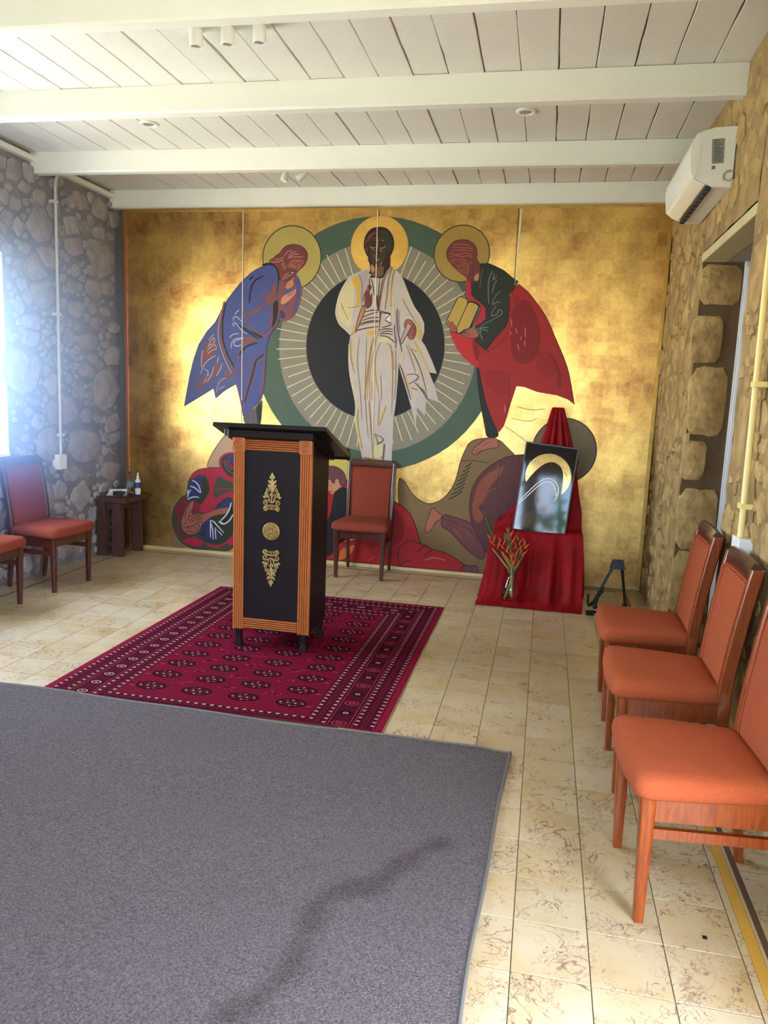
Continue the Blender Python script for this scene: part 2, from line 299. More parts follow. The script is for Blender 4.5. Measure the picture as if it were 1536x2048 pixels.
MURAL.append(('fig_lowleft',[
('F','olivegreen',0.0,1,'503,317 514,412 554,483 608,536 661,571 667,664 681,714 720,778 779,818 851,834 916,844 981,848 1136,839 1297,679 1303,189 1142,84 1090,42 946,43 760,34 667,52 580,102 533,181 510,255'),
('L','olivedark',6.0,1,'503,317 514,412 554,483 608,536 661,571 667,664 681,714 720,778 779,818 851,834 916,844 981,848 1136,839 1297,679 1303,189 1142,84 1090,42 946,43 760,34 667,52 580,102 533,181 510,255'),
('F','crimson',0.0,1,'671,707 714,771 779,815 851,834 942,842 1000,843 1026,796 1072,762 1136,736 1137,705 968,774 956,700 936,656 937,638 937,533 982,567 1047,602 1112,624 1138,602 1138,547 1099,581 1035,552 970,486 905,414 852,398 793,406 799,475 832,520 878,560 897,623 884,696 858,768 779,769 707,722'),
('F','crimsondark',0.0,1,'554,458 608,518 654,546 657,484 641,414 581,354 554,296 580,222 627,156 700,149 773,149 853,111 800,88 700,80 620,112 560,195 540,295 544,395'),
('F','crimson',0.0,1,'700,149 760,154 853,105 906,90 985,90 1063,127 1141,214 1142,109 1090,98 1077,128 998,72 946,62 880,75 813,114 820,58 780,86 767,54 720,69 647,82 613,118'),
('F','navyblue',0.0,1,'674,640 720,716 792,758 851,737 878,683 852,602 773,535 681,510 664,571'),
('F','olivedark',0.0,1,'799,733 858,749 884,696 891,617 858,553 813,476 760,491 747,527 793,573 825,637'),
('F','crimsondark',0.0,1,'733,514 766,497 799,469 793,400 707,388 700,456'),
('S','white',11.0,1,'714,707 753,694 786,659 806,590'),
('S','white',11.0,1,'694,650 740,641 796,595'),
('S','white',11.0,1,'671,615 671,547'),
('S','white',11.0,1,'700,617 674,578 667,540'),
('S','white',11.0,1,'667,519 707,543 747,552 786,545'),
('F','navyblue',0.0,1,'957,455 1002,507 1067,554 1112,557 1125,521 1093,470 1009,452'),
('L','olivedark',10.0,1,'957,455 1002,507 1067,554 1112,557 1125,521 1093,470 1009,452'),
('F','skinbrown',0.0,1,'687,498 737,517 727,458 710,400 714,379 760,391 852,395 931,434 1009,461 1106,477 1074,407 983,389 912,365 853,317 813,283 800,220 747,184 687,170 634,188 600,236 597,305 621,375 641,427'),
('L','maroon',6.0,1,'687,498 737,517 727,458 710,400 714,379 760,391 852,395 931,434 1009,461 1106,477 1074,407 983,389 912,365 853,317 813,283 800,220 747,184 687,170 634,188 600,236 597,305 621,375 641,427'),
('S','maroon',7.0,1,'640,327 644,390 674,454 700,493'),
('S','maroon',7.0,1,'674,317 680,367 707,425'),
('S','maroon',7.0,1,'647,302 700,369 800,382 839,385'),
('S','maroon',7.0,1,'680,305 734,352 826,365'),
('S','maroon',7.0,1,'694,293 760,335 833,341'),
('S','maroon',7.0,1,'614,237 667,254 700,231'),
('S','maroon',7.0,1,'647,215 674,267 720,245'),
('S','maroon',7.0,1,'700,256 740,272 760,236'),
('S','maroon',7.0,1,'747,285 780,293 793,250'),
('S','maroon',7.0,1,'640,195 687,211 734,196'),
('S','maroon',7.0,1,'740,209 773,230 800,238'),
('S','maroon',7.0,1,'760,311 800,313 826,309'),
('S','maroon',7.0,1,'620,275 660,285'),
('F','navyblue',0.0,1,'806,276 859,318 905,346 931,335 945,249 1024,199 945,137 853,136 787,156 773,180 800,220'),
('F','olivedark',0.0,1,'885,351 944,380 1010,384 1139,455 1300,435 1302,313 1141,239 1096,161 1011,111 906,103 800,138 873,131 958,138 1030,200 945,287 912,334'),
('F','olivedark',0.0,1,'839,266 866,312 853,192 826,153 807,189'),
('S','white',13.0,0,'906,165 905,246 908,334 938,323 991,271 1043,219'),
('S','white',13.0,0,'935,149 932,223 915,297'),
('S','white',13.0,0,'962,151 955,225 955,266 984,240 1027,193'),
('S','black',14.0,0,'945,149 942,224 938,286 984,246 1037,206'),
('S','white',13.0,1,'1116,521 1100,452 1062,388 1003,328'),
('S','white',13.0,1,'1139,406 1095,335 1036,299 987,327'),
('S','white',13.0,1,'1010,322 1043,303'),
('S','black',16.0,1,'1129,485 1107,410 1068,358 1029,324'),
('F','crimson',0.0,1,'981,914 1019,971 1083,1001 1262,1011 1296,739 1136,739 1059,761 1007,819'),
('F','olivedark',0.0,1,'1006,910 1038,960 1096,987 1262,996 1296,775 1136,760 1072,786 1026,838'),
('F','navyblue',0.0,1,'1051,954 1090,975 1262,984 1264,834 1135,875 1090,926'),
('S','slate',18.0,1,'1039,918 1052,864 1084,823 1136,796'),
('S','crimson',11.0,1,'1058,925 1071,871 1129,832'),
('S','crimson',11.0,1,'1083,932 1097,885 1135,851'),
('S','crimson',8.0,1,'937,637 1040,647 1137,647'),
]))
MURAL.append(('halo_left',[
('F','halo',0.0,0,'1949,2771 1947,2798 1943,2825 1937,2851 1928,2877 1916,2901 1902,2924 1886,2946 1868,2966 1849,2984 1827,3000 1804,3014 1780,3025 1754,3034 1728,3041 1702,3045 1675,3046 1648,3045 1622,3041 1596,3034 1570,3025 1546,3014 1523,3000 1501,2984 1482,2966 1464,2946 1448,2924 1434,2901 1422,2877 1413,2851 1407,2825 1403,2798 1401,2771 1403,2745 1407,2718 1413,2692 1422,2666 1434,2642 1448,2619 1464,2597 1482,2577 1501,2559 1523,2543 1546,2529 1570,2518 1596,2509 1622,2502 1648,2498 1675,2497 1702,2498 1728,2502 1754,2509 1780,2518 1804,2529 1827,2543 1849,2559 1868,2577 1886,2597 1902,2619 1916,2642 1928,2666 1937,2692 1943,2718 1947,2745'),
('L','olivedark',9.0,0,'1949,2771 1947,2798 1943,2825 1937,2851 1928,2877 1916,2901 1902,2924 1886,2946 1868,2966 1849,2984 1827,3000 1804,3014 1780,3025 1754,3034 1728,3041 1702,3045 1675,3046 1648,3045 1622,3041 1596,3034 1570,3025 1546,3014 1523,3000 1501,2984 1482,2966 1464,2946 1448,2924 1434,2901 1422,2877 1413,2851 1407,2825 1403,2798 1401,2771 1403,2745 1407,2718 1413,2692 1422,2666 1434,2642 1448,2619 1464,2597 1482,2577 1501,2559 1523,2543 1546,2529 1570,2518 1596,2509 1622,2502 1648,2498 1675,2497 1702,2498 1728,2502 1754,2509 1780,2518 1804,2529 1827,2543 1849,2559 1868,2577 1886,2597 1902,2619 1916,2642 1928,2666 1937,2692 1943,2718 1947,2745'),
]))
MURAL.append(('fig_blue',[
('F','slate',0.0,1,'1226,1345 1262,1373 1346,1423 1422,1519 1410,1393 1401,1273 1242,1266'),
('S','rust',7.0,1,'1306,1402 1302,1269'),
('S','rust',7.0,1,'1342,1430 1341,1270'),
('F','black',0.0,1,'1353,1437 1416,1485 1405,1273 1373,1272'),
('F','blue',0.0,1,'1454,2714 1316,2659 1202,2560 1119,2468 1036,2361 970,2237 944,2190 860,2103 783,1969 731,1810 670,1586 635,1416 637,1416 783,1502 930,1592 932,1592 953,1504 955,1504 1042,1576 1152,1638 1154,1638 1178,1573 1204,1463 1231,1345 1233,1346 1332,1421 1422,1558 1432,1691 1443,1831 1449,2001 1489,2109 1569,2210 1566,2353 1565,2413 1579,2563 1536,2682 1503,2715'),
('L','navyblue',8.0,1,'1454,2714 1316,2659 1202,2560 1119,2468 1036,2361 970,2237 944,2190 860,2103 783,1969 731,1810 670,1586 635,1416 637,1416 783,1502 930,1592 932,1592 953,1504 955,1504 1042,1576 1152,1638 1154,1638 1178,1573 1204,1463 1231,1345 1233,1346 1332,1421 1422,1558 1432,1691 1443,1831 1449,2001 1489,2109 1569,2210 1566,2353 1565,2413 1579,2563 1536,2682 1503,2715'),
('F','bluedeep',0.0,0,'633,1417 651,1522 684,1691 728,1858 778,1991 864,2117 949,2203 971,2164 964,2034 1022,1886 1094,1790 1144,1739 1152,1647 953,1507 934,1593'),
('F','rust',0.0,1,'808,1715 804,1820 822,1939 879,2045 950,2066 951,1890 879,1862 829,1808'),
('F','rust',0.0,1,'728,1552 808,1662 837,1716 880,1737 937,1824 994,1826 980,1733 894,1664 822,1609'),
('F','bluedeep',0.0,1,'836,1795 894,1849 944,1864 930,1745 880,1677 844,1729'),
('F','rust',0.0,1,'1023,1708 1052,1762 1109,1744 1137,1725 1038,1709'),
('S','palegrey',6.0,1,'808,1781 807,1873 822,1939'),
('S','palegrey',6.0,1,'800,1721 822,1781 858,1835 915,1876 951,1890'),
('S','palegrey',6.0,1,'872,1960 893,2013 936,2066 943,2008 879,1980'),
('S','palegrey',6.0,1,'865,1934 908,1974 950,1995 958,1956'),
('S','palegrey',6.0,1,'872,1908 915,1942 961,1953'),
('S','palegrey',6.0,1,'836,1768 880,1743 866,1690 880,1717'),
('S','palegrey',6.0,1,'866,1650 909,1711 937,1798'),
('S','palegrey',6.0,1,'959,1706 995,1760 1016,1820'),
('S','palegrey',6.0,1,'837,1636 858,1683'),
('S','palegrey',6.0,1,'966,1825 980,1884'),
('S','palegrey',6.0,1,'879,2032 929,2086'),
('S','palegrey',5.0,1,'960,1554 974,1627 1009,1675 1052,1690'),
('S','palegrey',5.0,1,'981,1581 1046,1617'),
('S','rust',10.0,1,'985,1601 1002,1655 1059,1683 1116,1692'),
('S','rust',20.0,1,'1033,2384 1006,2268 992,2145 1000,2029 1051,1880 1123,1771 1159,1726'),
('S','black',17.0,1,'1054,2372 1023,2262 1014,2146 1021,2029 1072,1894 1137,1791'),
('S','tanlight',6.0,1,'1002,2287 978,2190 971,2060 1008,1931 1073,1795 1109,1738'),
('S','rust',10.0,1,'1159,1647 1148,1726 1157,1857 1185,1949 1275,2016 1393,2051'),
('S','rust',10.0,1,'1152,1653 1189,1536 1226,1372'),
('S','rust',10.0,1,'1226,1385 1239,1505 1273,1631 1307,1744 1333,1849 1375,1902 1443,1955'),
('S','rust',10.0,1,'1261,1473 1294,1612 1342,1745 1361,1850 1431,1878'),
('S','rust',10.0,1,'1430,1955 1431,1865 1420,1682 1365,1562'),
('S','rust',10.0,1,'1223,1662 1229,1754 1256,1847 1347,1888'),
('S','rust',10.0,1,'1241,1333 1283,1394 1367,1457 1415,1525 1427,1669 1437,1904'),
('S','black',18.0,1,'1185,1897 1206,1943 1276,1996 1359,2018'),
('S','black',18.0,1,'1243,1472 1280,1612 1321,1744 1347,1862 1396,1896 1423,1916'),
('F','blue',0.0,1,'1214,1858 1276,1925 1360,1953 1442,2045 1450,1981 1347,1914 1270,1867 1229,1800'),
('S','rust',14.0,1,'1216,2329 1252,2247 1288,2158 1365,2101 1442,2084 1496,2136 1563,2208'),
('S','rust',14.0,1,'1300,2292 1389,2325'),
('S','rust',14.0,1,'1273,2253 1341,2293 1410,2338'),
('F','black',0.0,1,'1154,2187 1232,2157 1316,2100 1387,2044 1345,2062 1253,2118 1176,2162'),
('F','black',0.0,1,'1288,2138 1358,2101 1421,2071 1393,2057 1330,2094'),
('S','palegrey',7.0,1,'1140,2161 1116,2174 1133,2200 1161,2181 1204,2124 1260,2093'),
('S','palegrey',7.0,1,'1126,2212 1122,2244 1161,2248 1203,2207'),
('S','palegrey',7.0,1,'1085,2057 1120,2090 1183,2098'),
('S','palegrey',7.0,1,'1103,1960 1107,2012 1141,2051 1233,2060'),
('S','palegrey',7.0,1,'1303,2036 1233,2028 1184,1981 1135,1986 1128,2012 1156,2039 1219,2053'),
('S','palegrey',7.0,1,'1140,2264 1153,2290 1181,2309'),
('F','rust',0.0,1,'1233,2053 1275,2074 1387,2038 1303,2029 1191,1981 1212,2027'),
('S','black',22.0,1,'1396,2708 1466,2722 1524,2704 1554,2656 1561,2582 1554,2469'),
('S','black',16.0,1,'1275,2579 1316,2606'),
('S','black',16.0,1,'1409,2612 1340,2580 1299,2531 1282,2450 1277,2369'),
('F','rust',0.0,1,'1552,2464 1561,2587 1606,2635 1654,2572 1700,2583 1699,2609 1727,2625 1757,2583 1776,2520 1772,2429 1751,2349 1718,2273 1672,2229 1603,2209 1567,2238'),
('F','blue',0.0,1,'1705,2604 1733,2609 1757,2562 1762,2482 1750,2392 1717,2295 1689,2273 1694,2316 1726,2402 1730,2498'),
('F','navyblue',0.0,1,'1577,2325 1613,2298 1631,2272 1608,2234 1573,2244'),
('F','blue',0.0,1,'1609,2486 1644,2502 1690,2508 1684,2481 1633,2460 1607,2443'),
('F','blue',0.0,1,'1612,2336 1634,2379 1663,2380 1647,2347'),
('F','rust',0.0,0,'1515,2586 1533,2533 1535,2432 1558,2427 1507,2378 1384,2354 1471,2388 1330,2408 1453,2409 1371,2457 1471,2431 1404,2559 1488,2458'),
('S','rust',12.0,1,'1225,2259 1314,2304 1390,2338 1472,2372'),
('S','rust',12.0,1,'1477,2372 1490,2291 1480,2182 1435,2111'),
('F','black',0.0,1,'1501,2377 1555,2416 1563,2314 1545,2205 1487,2134 1506,2237'),
('L','rust',6.0,1,'1501,2377 1555,2416 1563,2314 1545,2205 1487,2134 1506,2237'),
('S','rust',14.0,1,'1561,2400 1565,2314 1550,2205 1482,2112 1406,2055'),
('F','skin',0.0,1,'1617,2507 1631,2550 1659,2577 1685,2588 1697,2572 1701,2535 1684,2513 1644,2497'),
('L','maroon',4.0,1,'1617,2507 1631,2550 1659,2577 1685,2588 1697,2572 1701,2535 1684,2513 1644,2497'),
('S','maroon',4.0,1,'1632,2513 1654,2550 1671,2572'),
('S','maroon',4.0,1,'1655,2513 1677,2545'),
('F','skin',0.0,1,'1577,2357 1579,2416 1610,2449 1662,2471 1713,2503 1730,2503 1728,2477 1708,2439 1669,2401 1623,2368'),
('L','maroon',4.0,1,'1577,2357 1579,2416 1610,2449 1662,2471 1713,2503 1730,2503 1728,2477 1708,2439 1669,2401 1623,2368'),
('S','maroon',4.0,1,'1633,2438 1668,2460'),
('S','maroon',4.0,1,'1651,2438 1690,2471 1713,2492'),
('S','maroon',4.0,1,'1668,2439 1708,2471'),
('F','hair',0.0,1,'1460,2735 1477,2756 1506,2767 1528,2793 1563,2809 1585,2846 1625,2878 1682,2888 1739,2883 1791,2857 1820,2815 1824,2773 1805,2720 1772,2684 1744,2662 1727,2641 1710,2614 1682,2593 1642,2572 1602,2561 1596,2566 1567,2587 1560,2645 1530,2704'),
('L','maroon',5.0,1,'1460,2735 1477,2756 1506,2767 1528,2793 1563,2809 1585,2846 1625,2878 1682,2888 1739,2883 1791,2857 1820,2815 1824,2773 1805,2720 1772,2684 1744,2662 1727,2641 1710,2614 1682,2593 1642,2572 1602,2561 1596,2566 1567,2587 1560,2645 1530,2704'),
('F','face',0.0,1,'1651,2720 1679,2757 1742,2757 1787,2752 1794,2726 1771,2705 1744,2668 1727,2657 1709,2673 1680,2678 1652,2678 1640,2693'),
('S','maroon',6.0,1,'1679,2725 1719,2731 1760,2720'),
('S','maroon',6.0,1,'1697,2715 1726,2710 1742,2720'),
('S','maroon',6.0,1,'1737,2704 1715,2667 1727,2657'),
('S','maroon',6.0,1,'1652,2683 1686,2678 1704,2662 1687,2636'),
('S','maroon',6.0,1,'1770,2747 1766,2705'),
('S','facelight',6.0,1,'1644,2778 1672,2815 1723,2825'),
('S','facelight',6.0,1,'1638,2762 1684,2799 1741,2804'),
('S','facelight',6.0,1,'1650,2773 1718,2778 1787,2778'),
('S','facelight',6.0,1,'1604,2783 1637,2825 1683,2836'),
('S','facelight',6.0,1,'1512,2751 1569,2762 1604,2778'),
('S','facelight',6.0,1,'1471,2740 1541,2730 1604,2757'),
('S','facelight',6.0,1,'1596,2571 1607,2614 1652,2641'),
('S','facelight',6.0,1,'1619,2587 1641,2614 1681,2625'),
('S','facelight',6.0,1,'1582,2709 1604,2741'),
('S','facelight',6.0,1,'1612,2667 1628,2709'),
('S','facelight',6.0,1,'1594,2677 1605,2720'),
('S','white',6.0,1,'1675,2646 1696,2638'),
]))
MURAL.append(('halo_centre',[
('F','gold_halo',0.0,0,'2731,2870 2730,2895 2726,2920 2720,2944 2711,2968 2700,2990 2688,3012 2673,3032 2656,3051 2637,3067 2617,3082 2595,3095 2572,3106 2549,3114 2524,3120 2499,3124 2474,3125 2449,3124 2424,3120 2400,3114 2376,3106 2353,3095 2332,3082 2311,3067 2293,3051 2276,3032 2261,3012 2248,2990 2237,2968 2229,2944 2222,2920 2219,2895 2218,2870 2219,2845 2222,2820 2229,2796 2237,2773 2248,2750 2261,2728 2276,2708 2293,2690 2311,2673 2332,2658 2353,2645 2376,2634 2400,2626 2424,2620 2449,2616 2474,2615 2499,2616 2524,2620 2549,2626 2572,2634 2595,2645 2617,2658 2637,2673 2656,2690 2673,2708 2688,2728 2700,2750 2711,2773 2720,2796 2726,2820 2730,2845'),
('L','ochre',4.0,0,'2731,2870 2730,2895 2726,2920 2720,2944 2711,2968 2700,2990 2688,3012 2673,3032 2656,3051 2637,3067 2617,3082 2595,3095 2572,3106 2549,3114 2524,3120 2499,3124 2474,3125 2449,3124 2424,3120 2400,3114 2376,3106 2353,3095 2332,3082 2311,3067 2293,3051 2276,3032 2261,3012 2248,2990 2237,2968 2229,2944 2222,2920 2219,2895 2218,2870 2219,2845 2222,2820 2229,2796 2237,2773 2248,2750 2261,2728 2276,2708 2293,2690 2311,2673 2332,2658 2353,2645 2376,2634 2400,2626 2424,2620 2449,2616 2474,2615 2499,2616 2524,2620 2549,2626 2572,2634 2595,2645 2617,2658 2637,2673 2656,2690 2673,2708 2688,2728 2700,2750 2711,2773 2720,2796 2726,2820 2730,2845'),
]))
MURAL.append(('fig_white',[
('F','skinbrown',0.0,1,'2283,954 2324,981 2375,994 2427,981 2479,965 2505,954 2569,948 2570,911 2295,895'),
('L','maroon',6.0,1,'2283,954 2324,981 2375,994 2427,981 2479,965 2505,954 2569,948 2570,911 2295,895'),
('F','robe',0.0,0,'2399,2690 2291,2651 2217,2618 2167,2542 2123,2454 2094,2333 2106,2255 2131,2200 2191,2152 2239,2108 2228,2025 2230,1868 2252,1723 2286,1600 2313,1487 2305,1373 2327,1259 2361,1134 2388,1020 2384,979 2467,978 2663,960 2661,1092 2663,1229 2663,1377 2679,1547 2686,1715 2689,1860 2715,1783 2768,1640 2820,1485 2867,1330 2869,1330 2872,1487 2901,1466 2944,1418 2945,1418 2953,1580 2988,1570 3063,1545 3064,1545 3022,1682 2965,1802 3033,1793 3034,1793 2982,1912 2920,2031 2885,2074 2906,2150 2901,2215 2863,2290 2804,2354 2767,2429 2729,2515 2680,2621 2633,2664 2586,2706 2519,2674'),
('S','palegold',10.0,1,'2239,2108 2191,2152 2131,2200 2099,2277 2098,2333 2123,2454 2167,2542 2217,2618'),
('S','palegold',10.0,1,'2633,2664 2686,2611 2729,2515 2767,2429 2810,2349 2863,2290 2901,2215'),
('S','palegold',10.0,1,'2228,2025 2230,1868 2252,1723 2286,1600 2313,1487 2305,1373 2327,1259 2388,1020'),
('F','palegold',0.0,1,'2124,2421 2179,2531 2235,2597 2260,2532 2260,2357 2238,2158 2166,2201 2116,2289'),
('F','lilac',0.0,1,'2291,2640 2394,2673 2384,2619 2393,2533 2361,2467 2336,2358 2310,2423 2318,2532'),
('F','gold_paint',0.0,1,'2235,2608 2304,2619 2320,2489 2313,2358 2284,2357 2291,2488 2248,2553'),
('S','gold_paint',12.0,1,'2302,2456 2294,2396 2284,2355'),
('S','gold_paint',12.0,1,'2151,2367 2167,2326'),
('S','gold_paint',12.0,1,'2253,2103 2266,2158 2275,2206'),
('S','ochre',7.0,1,'2206,2344 2285,2352 2341,2366'),
('S','ochre',7.0,1,'2140,2393 2171,2319 2217,2239'),
('S','gold_paint',12.0,1,'2268,2090 2256,2021 2259,1925 2278,1802'),
('S','gold_paint',12.0,1,'2299,1705 2308,1650'),
('S','gold_paint',9.0,1,'2473,2162 2437,2080 2420,1957 2407,1813 2398,1674 2399,1539'),
('S','gold_paint',9.0,1,'2468,2027 2457,1931 2474,1849 2470,1766 2496,1657 2529,1544'),
('S','gold_paint',9.0,1,'2609,2030 2627,1935 2638,1840 2643,1731 2637,1620'),
('S','gold_paint',9.0,1,'2720,1836 2747,1775 2794,1681 2826,1586'),
('S','ochre',8.0,1,'2477,2162 2445,2053 2431,1944 2419,1792 2414,1540'),
('S','ochre',8.0,1,'2498,2170 2468,2027 2444,1889 2428,1744 2439,1541'),
('S','ochre',8.0,1,'2523,2055 2490,1986 2473,1876 2485,1746 2519,1609'),
('S','ochre',8.0,1,'2566,2063 2610,2016 2642,1922 2650,1813'),
('S','ochre',8.0,1,'2451,1710 2457,1541'),
('S','ochre',8.0,1,'2764,2041 2817,1954 2870,1861 2917,1740 2951,1625'),
('S','ochre',8.0,1,'2800,2008 2829,1981 2857,1986'),
('S','ochre',8.0,1,'2826,2056 2878,1976 2924,1890'),
('S','maroon',6.0,1,'2793,2001 2854,1901 2901,1794 2950,1639'),
('S','gold_paint',12.0,1,'2825,2069 2878,1983 2932,1876 2970,1803'),
('S','gold_paint',12.0,1,'2863,1704 2907,1651 2953,1584'),
('F','gold_paint',0.0,1,'2378,2126 2434,2155 2476,2169 2450,2108 2421,2114'),
('S','maroon',9.0,1,'2357,2309 2428,2327 2485,2328'),
('S','maroon',9.0,1,'2345,2261 2401,2289 2492,2314'),
('S','maroon',9.0,1,'2339,2234 2416,2263 2494,2264'),
('S','maroon',9.0,1,'2325,2210 2417,2236 2502,2237'),
('S','maroon',9.0,1,'2319,2193 2403,2222 2495,2227'),
('S','maroon',9.0,1,'2299,2152 2384,2171 2497,2187'),
('S','maroon',9.0,1,'2505,2156 2568,2171 2625,2166'),
('S','maroon',9.0,1,'2513,2136 2576,2151 2626,2145'),
('S','maroon',9.0,1,'2507,2122 2577,2131 2627,2118'),
('S','maroon',9.0,1,'2507,2109 2578,2104 2651,2051'),
('S','maroon',9.0,1,'2519,2177 2575,2191 2616,2209 2551,2245'),
('S','maroon',9.0,1,'2552,2238 2585,2292 2602,2293'),
('F','whitepure',0.0,0,'2558,2245 2588,2286 2598,2229'),
('F','whitepure',0.0,0,'2560,2292 2588,2296 2561,2269'),
('F','palegold',0.0,1,'2508,2095 2571,2097 2622,2064 2639,2004 2602,2043 2537,2062 2495,2041'),
('F','mauve',0.0,0,'2499,2315 2517,2315 2509,2237 2500,2109 2499,2237'),
('S','maroon',8.0,1,'2499,2308 2602,2296'),
('S','maroon',8.0,1,'2469,2458 2472,2391 2485,2324'),
('S','maroon',8.0,1,'2494,2458 2489,2392 2488,2324'),
('S','maroon',8.0,1,'2511,2459 2497,2378 2492,2325'),
('S','lilac',16.0,1,'2650,2334 2648,2193 2672,2059'),
('S','purple',9.0,1,'2656,2347 2658,2227 2685,2086 2718,1965'),
('S','purple',9.0,1,'2637,2213 2641,2125 2658,2058 2656,2004'),
('S','purple',9.0,1,'2694,1869 2732,1789 2781,1653 2813,1555'),
('S','purple',9.0,1,'2842,1710 2908,1644 2961,1564'),
('S','palegold',14.0,1,'2620,2447 2618,2327 2637,2206'),
('S','palegold',14.0,1,'2719,2268 2767,2276 2824,2243 2869,2177'),
('S','palegold',14.0,1,'2722,2033 2725,1952 2700,1876'),
('F','gold_paint',0.0,1,'2795,2269 2846,2217 2884,2144 2880,2090 2845,2090 2856,2164 2826,2216'),
('F','skinbrown',0.0,1,'2722,2194 2734,2242 2754,2255 2790,2243 2827,2196 2836,2143 2817,2096 2797,2075 2761,2101 2751,2161'),
('L','maroon',6.0,1,'2722,2194 2734,2242 2754,2255 2790,2243 2827,2196 2836,2143 2817,2096 2797,2075 2761,2101 2751,2161'),
('S','maroon',7.0,1,'2784,2209 2814,2163 2796,2109'),
('S','maroon',7.0,1,'2770,2215 2793,2169 2767,2115'),
('S','maroon',7.0,1,'2798,2223 2828,2163 2810,2096'),
('F','lilac',0.0,0,'2696,2066 2752,2222 2792,2196 2708,2039'),
('L','maroon',6.0,0,'2696,2066 2752,2222 2792,2196 2708,2039'),
('F','ochreskin',0.0,1,'2281,2124 2290,2186 2315,2295 2335,2342 2352,2376 2371,2329 2345,2268 2312,2186'),
('L','maroon',7.0,1,'2281,2124 2290,2186 2315,2295 2335,2342 2352,2376 2371,2329 2345,2268 2312,2186'),
('F','maroonskin',0.0,1,'2365,2474 2369,2492 2382,2527 2397,2545 2418,2532 2410,2506 2397,2492 2401,2449 2404,2418 2412,2453 2425,2471 2424,2440 2426,2387 2411,2356 2384,2338 2364,2369 2348,2421 2349,2457'),
('L','maroon',5.0,1,'2365,2474 2369,2492 2382,2527 2397,2545 2418,2532 2410,2506 2397,2492 2401,2449 2404,2418 2412,2453 2425,2471 2424,2440 2426,2387 2411,2356 2384,2338 2364,2369 2348,2421 2349,2457'),
('S','ochreskin',8.0,1,'2347,2457 2362,2422 2359,2369'),
('S','ochreskin',8.0,1,'2373,2492 2386,2523'),
('S','ochreskin',8.0,1,'2392,2492 2400,2523'),
('S','tandark',6.0,1,'2235,2103 2278,2131 2348,2160'),
('S','tandark',6.0,1,'2465,2094 2426,1985 2413,1847 2404,1709 2385,1539'),
('S','tandark',6.0,1,'2653,1990 2666,1855 2668,1718 2664,1550'),
('S','tandark',6.0,1,'2689,2140 2670,2260 2674,2327'),
('S','tandark',6.0,1,'2750,2033 2797,1926 2845,1792'),
('S','tandark',6.0,1,'2243,2076 2245,1911 2290,1774'),
('S','tandark',5.0,1,'2331,2489 2336,2358'),
('S','tandark',5.0,1,'2291,2640 2328,2576 2336,2511'),
('S','tandark',5.0,1,'2391,2095 2390,1817 2394,1536 2436,1195'),
('S','tandark',5.0,1,'2613,2045 2641,1769 2643,1433'),
('S','tandark',5.0,1,'2699,2428 2761,2321 2833,2214'),
('S','tandark',5.0,1,'2322,2094 2306,1871 2351,1591 2370,1364'),
('S','tandark',5.0,1,'2531,1766 2546,1542'),
('S','tandark',5.0,1,'2528,1541 2520,1314'),
('S','maroon',7.0,1,'2393,2597 2399,2549 2397,2484'),
('S','maroon',7.0,1,'2411,2597 2433,2528 2440,2458'),
('S','maroon',7.0,1,'2490,2602 2484,2506 2479,2397 2486,2326'),
('S','maroon',7.0,1,'2517,2603 2503,2507 2493,2397 2491,2327'),
('S','maroon',7.0,1,'2482,2326 2538,2314 2594,2302'),
('S','tandark',10.0,1,'2587,2703 2566,2651 2540,2625 2519,2550 2505,2441 2496,2331'),
('S','tandark',10.0,1,'2601,2698 2580,2638 2565,2573 2560,2459 2546,2332'),
('S','tandark',10.0,1,'2620,2677 2604,2616 2594,2529 2590,2398'),
('S','gold_paint',13.0,1,'2592,2573 2588,2459 2596,2355'),
('F','hairdark',0.0,1,'2403,2698 2393,2732 2380,2750 2382,2776 2362,2802 2345,2840 2337,2875 2340,2918 2348,2953 2370,2987 2401,3017 2446,3029 2492,3030 2538,3016 2571,2986 2595,2943 2604,2900 2601,2853 2587,2810 2570,2785 2578,2746 2572,2720 2578,2703 2543,2655 2518,2598 2434,2609 2393,2604 2424,2628 2391,2641 2404,2663'),
('L','black',5.0,1,'2403,2698 2393,2732 2380,2750 2382,2776 2362,2802 2345,2840 2337,2875 2340,2918 2348,2953 2370,2987 2401,3017 2446,3029 2492,3030 2538,3016 2571,2986 2595,2943 2604,2900 2601,2853 2587,2810 2570,2785 2578,2746 2572,2720 2578,2703 2543,2655 2518,2598 2434,2609 2393,2604 2424,2628 2391,2641 2404,2663'),
('F','facedark',0.0,1,'2382,2892 2395,2927 2422,2948 2458,2956 2495,2944 2528,2918 2544,2866 2537,2806 2521,2754 2495,2711 2459,2693 2430,2711 2406,2754 2390,2815'),
('F','throat',0.0,1,'2409,2724 2431,2702 2459,2693 2495,2707 2523,2702 2524,2668 2517,2616 2462,2609 2425,2619 2405,2645 2408,2680'),
('F','ochreskin',0.0,1,'2411,2724 2435,2698 2442,2659 2414,2650 2408,2685'),
('F','olivedark',0.0,1,'2465,3008 2525,3003 2572,2960 2592,2901 2582,2832 2556,2789 2535,2858 2519,2909 2481,2944'),
('S','rusthair',6.0,1,'2367,2931 2384,2965 2438,2995'),
('S','rusthair',6.0,1,'2359,2901 2380,2948 2434,2982'),
('S','rusthair',6.0,1,'2377,2909 2403,2961 2439,2978'),
('S','rusthair',6.0,1,'2351,2875 2354,2918'),
('S','rusthair',6.0,1,'2356,2840 2365,2866'),
('S','rusthair',6.0,1,'2371,2815 2360,2858'),
('S','ochreskin',7.0,1,'2392,2866 2411,2853 2439,2862'),
('S','ochreskin',7.0,1,'2485,2853 2512,2853 2534,2875'),
('S','ochreskin',7.0,1,'2459,2926 2464,2909'),
